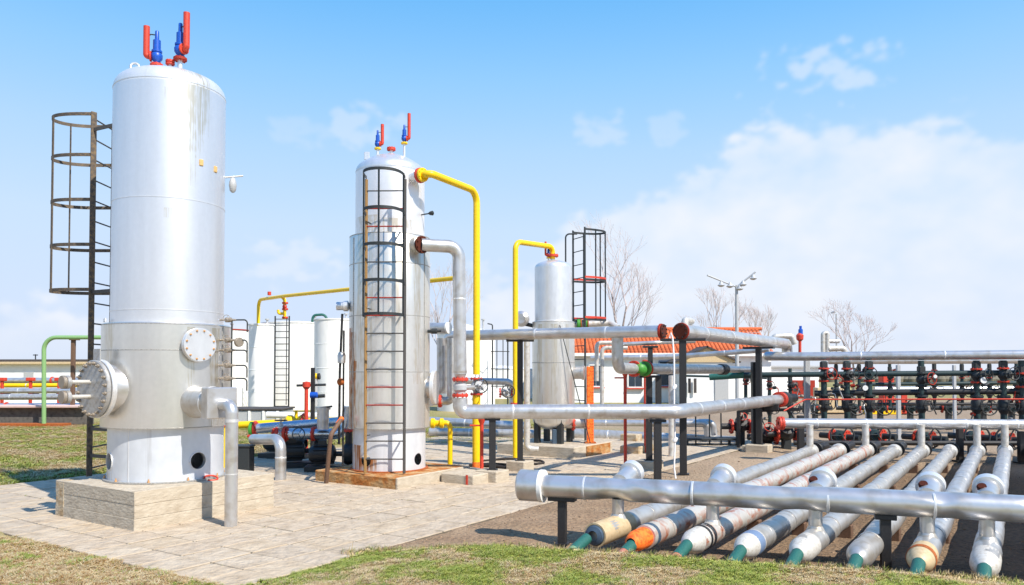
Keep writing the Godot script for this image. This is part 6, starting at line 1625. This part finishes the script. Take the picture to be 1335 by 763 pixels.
func grass() -> void:
	var r := RandomNumberGenerator.new()
	r.seed = 77
	var pat := noise(91, 0.9, 4)
	var green := [Color(0.40, 0.46, 0.08), Color(0.30, 0.40, 0.07), Color(0.52, 0.52, 0.13)]
	var dry := [Color(0.74, 0.58, 0.31), Color(0.64, 0.46, 0.22), Color(0.80, 0.66, 0.40), Color(0.55, 0.34, 0.16)]
	var bank := []
	var straw := []
	var field := []
	var n := 0
	while n < 170000:
		n += 1
		var d := r.randf_range(5.6, 9.2)
		var x := r.randf_range(-0.72, 0.72) * d
		var p := Vector3(x, 0, -d) - K
		var a := p.dot(E1)
		var b := p.dot(E2)
		var q := pat.get_noise_2d(x, d)
		var q2 := pat.get_noise_2d(x * 3.0 + 20.0, d * 3.0)
		if a < 0.02 + q2 * 0.2 and b > 0.02 + q2 * 0.2 and a > -8.8: continue
		var s := before_crest(x, d)
		var left := smoothstep(-2.3, -3.2, x + q * 0.8)
		var dens := smoothstep(-0.22, 0.04, s + q2 * 0.28)
		if left > 0.5: dens = 1.0
		if r.randf() > dens * (0.62 + 0.5 * q2 + 0.2): continue
		var is_dry := r.randf() < clampf(0.46 + q * 2.3 + q2 * 0.8 + left, 0.05, 0.97)
		var c: Color = dry[r.randi() % 4] if is_dry else green[r.randi() % 3]
		var k := r.randf_range(0.018, 0.045) * (1.0 + 0.4 * q2)
		var bs := Basis(UP, r.randf() * TAU).scaled(Vector3(k * 1.3, k * (0.8 if is_dry else 1.0), k * 1.3))
		(straw if left > 0.5 else bank).append([Transform3D(bs, Vector3(x, land(x, d) - 0.004, -d)), c * r.randf_range(0.85, 1.15)])
	# longer dry blades along the crest
	for k in 1500:
		var u := r.randf_range(-2.5, 5.2)
		var w := Vector3(0.55 + 0.957 * u, 0, -(7.62 - 0.29 * u)) + Vector3(0.29, 0, 0.957) * r.randf_range(-0.16, 0.12)
		var s := r.randf_range(0.04, 0.085)
		bank.append([Transform3D(Basis(UP, r.randf() * TAU).scaled(Vector3(s * 0.7, s, s * 0.7)), Vector3(w.x, land(w.x, -w.z) - 0.004, w.z)), (dry[r.randi() % 3] if r.randf() < 0.65 else green[r.randi() % 3])])
	for k in 46000:
		var d := 13.0 + 17.0 * pow(r.randf(), 1.4)
		var x := r.randf_range(-0.70, -0.28) * d
		var p := Vector3(x, 0, -d) - K
		if p.dot(E1) > -8.9: continue
		var q := pat.get_noise_2d(x * 0.6, d * 0.6)
		if r.randf() > 0.75 + q: continue
		var c: Color = dry[r.randi() % 4] if r.randf() < 0.55 + q * 1.6 else green[r.randi() % 3]
		var s := r.randf_range(0.04, 0.085)
		field.append([Transform3D(Basis(UP, r.randf() * TAU).scaled(Vector3(s * 1.5, s, s * 1.5)), Vector3(x, land(x, d) - 0.004, -d)), c])
	for k in 9000:
		var d := r.randf_range(21.0, 29.0)
		var x := r.randf_range(-0.42, 0.05) * d
		var q := pat.get_noise_2d(x * 0.6, d * 0.6)
		var c: Color = dry[r.randi() % 4] if r.randf() < 0.4 + q else green[r.randi() % 3]
		var s := r.randf_range(0.05, 0.1)
		field.append([Transform3D(Basis(UP, r.randf() * TAU).scaled(Vector3(s * 1.5, s, s * 1.5)), Vector3(x, land(x, d) - 0.004, -d)), c])
	sow("grass", "short green and yellow grass on the bank in front", bank, tuft_mesh(1, 0.5))
	sow("grass", "dry straw-coloured grass at the lower left corner", straw, tuft_mesh(2, 0.9))
	sow("grass", "patchy grass field left of and behind the vessels", field, tuft_mesh(3, 0.6))
	# weeds in the joints of the paving
	var weeds := []
	for k in 900:
		var i := r.randi_range(0, 16)
		var j := r.randi_range(0, 24)
		var f := r.randf()
		var w: Vector3 = site(-0.515 * i - 0.515 * f, 0.5 * j + 0.012) if r.randf() < 0.6 else site(-0.515 * i - 0.003, 0.5 * j + 0.5 * f)
		if pat.get_noise_2d(w.x * 1.5, w.z * 1.5) < 0.02: continue
		var s := r.randf_range(0.010, 0.028)
		weeds.append([Transform3D(Basis(UP, r.randf() * TAU).scaled(Vector3(s * 1.6, s, s * 1.6)), w + UP * 0.04), (dry[r.randi() % 4] if r.randf() < 0.55 else green[r.randi() % 3]) * 0.9])
	sow("grass", "tiny weeds growing in the joints of the paving", weeds, tuft_mesh(4, 0.8))
	# clods on the bare soil
	var clod := MB.new().lathe([Vector2(0.001, -0.5), Vector2(0.7, -0.2), Vector2(0.95, 0.15), Vector2(0.6, 0.6), Vector2(0.001, 0.75)], 6).mesh()
	var lumps := []
	for k in 9000:
		var w := site(r.randf_range(-0.05, 8.0), r.randf_range(-1.0, 15.0) * r.randf())
		if before_crest(w.x, -w.z) > -0.1: continue
		var s := 0.006 + 0.02 * pow(r.randf(), 4.0)
		var tone := r.randf_range(0.8, 1.3)
		lumps.append([Transform3D(Basis.from_euler(Vector3(r.randf() * 3.0, r.randf() * 6.0, r.randf() * 3.0)).scaled(Vector3(s, s * 0.7, s * 1.2)), Vector3(w.x, land(w.x, -w.z), w.z)), Color(0.28, 0.19, 0.12) * tone])
	sow("soil_clods", "small brown clods scattered over the bare soil", lumps, clod)
	# a few dead stalks standing on the crest among the pipe ends
	var k2 := 0
	for g in [Vector3(4.104, 0.185, -6.95), Vector3(3.807, 0.199, -7), Vector3(3.452, 0.191, -7.2), Vector3(4.475, 0.211, -6.8), Vector3(0.534, 0.238, -7.95), Vector3(-1.689, 0.013, -8)]:
		var mb := MB.new()
		for j in 3:
			var w := Vector3(r.randf_range(-0.25, 0.25), 1, r.randf_range(-0.2, 0.2)).normalized()
			var base := Vector3(g.x + r.randf_range(-0.08, 0.08), 0, g.z + r.randf_range(-0.05, 0.05))
			base.y = land(base.x, -base.z) - 0.01
			var h := r.randf_range(0.10, 0.26)
			mb.sweep([base, base + w * h * 0.6, base + (w + Vector3(0.1, 0, 0)).normalized() * h], [0.004, 0.003, 0.0015], 5, false)
			mb.sweep([base + w * h * 0.55, base + w * h * 0.55 + Vector3(0.05, 0.035, 0.01)], [0.002, 0.001], 4, false)
		solo("dead_stalk", mb, M.straw, ["dead stalks by the two rightmost pipe ends", "dead stalk by the seventh ground pipe's end", "dead stalks beside the short black post in the ground row", "dead stalks at the lower right corner", "dead stalks at the foot of the header's left post", "dead stalks on the paving edge at lower left"][k2], "weed", "dead stalks")
		k2 += 1
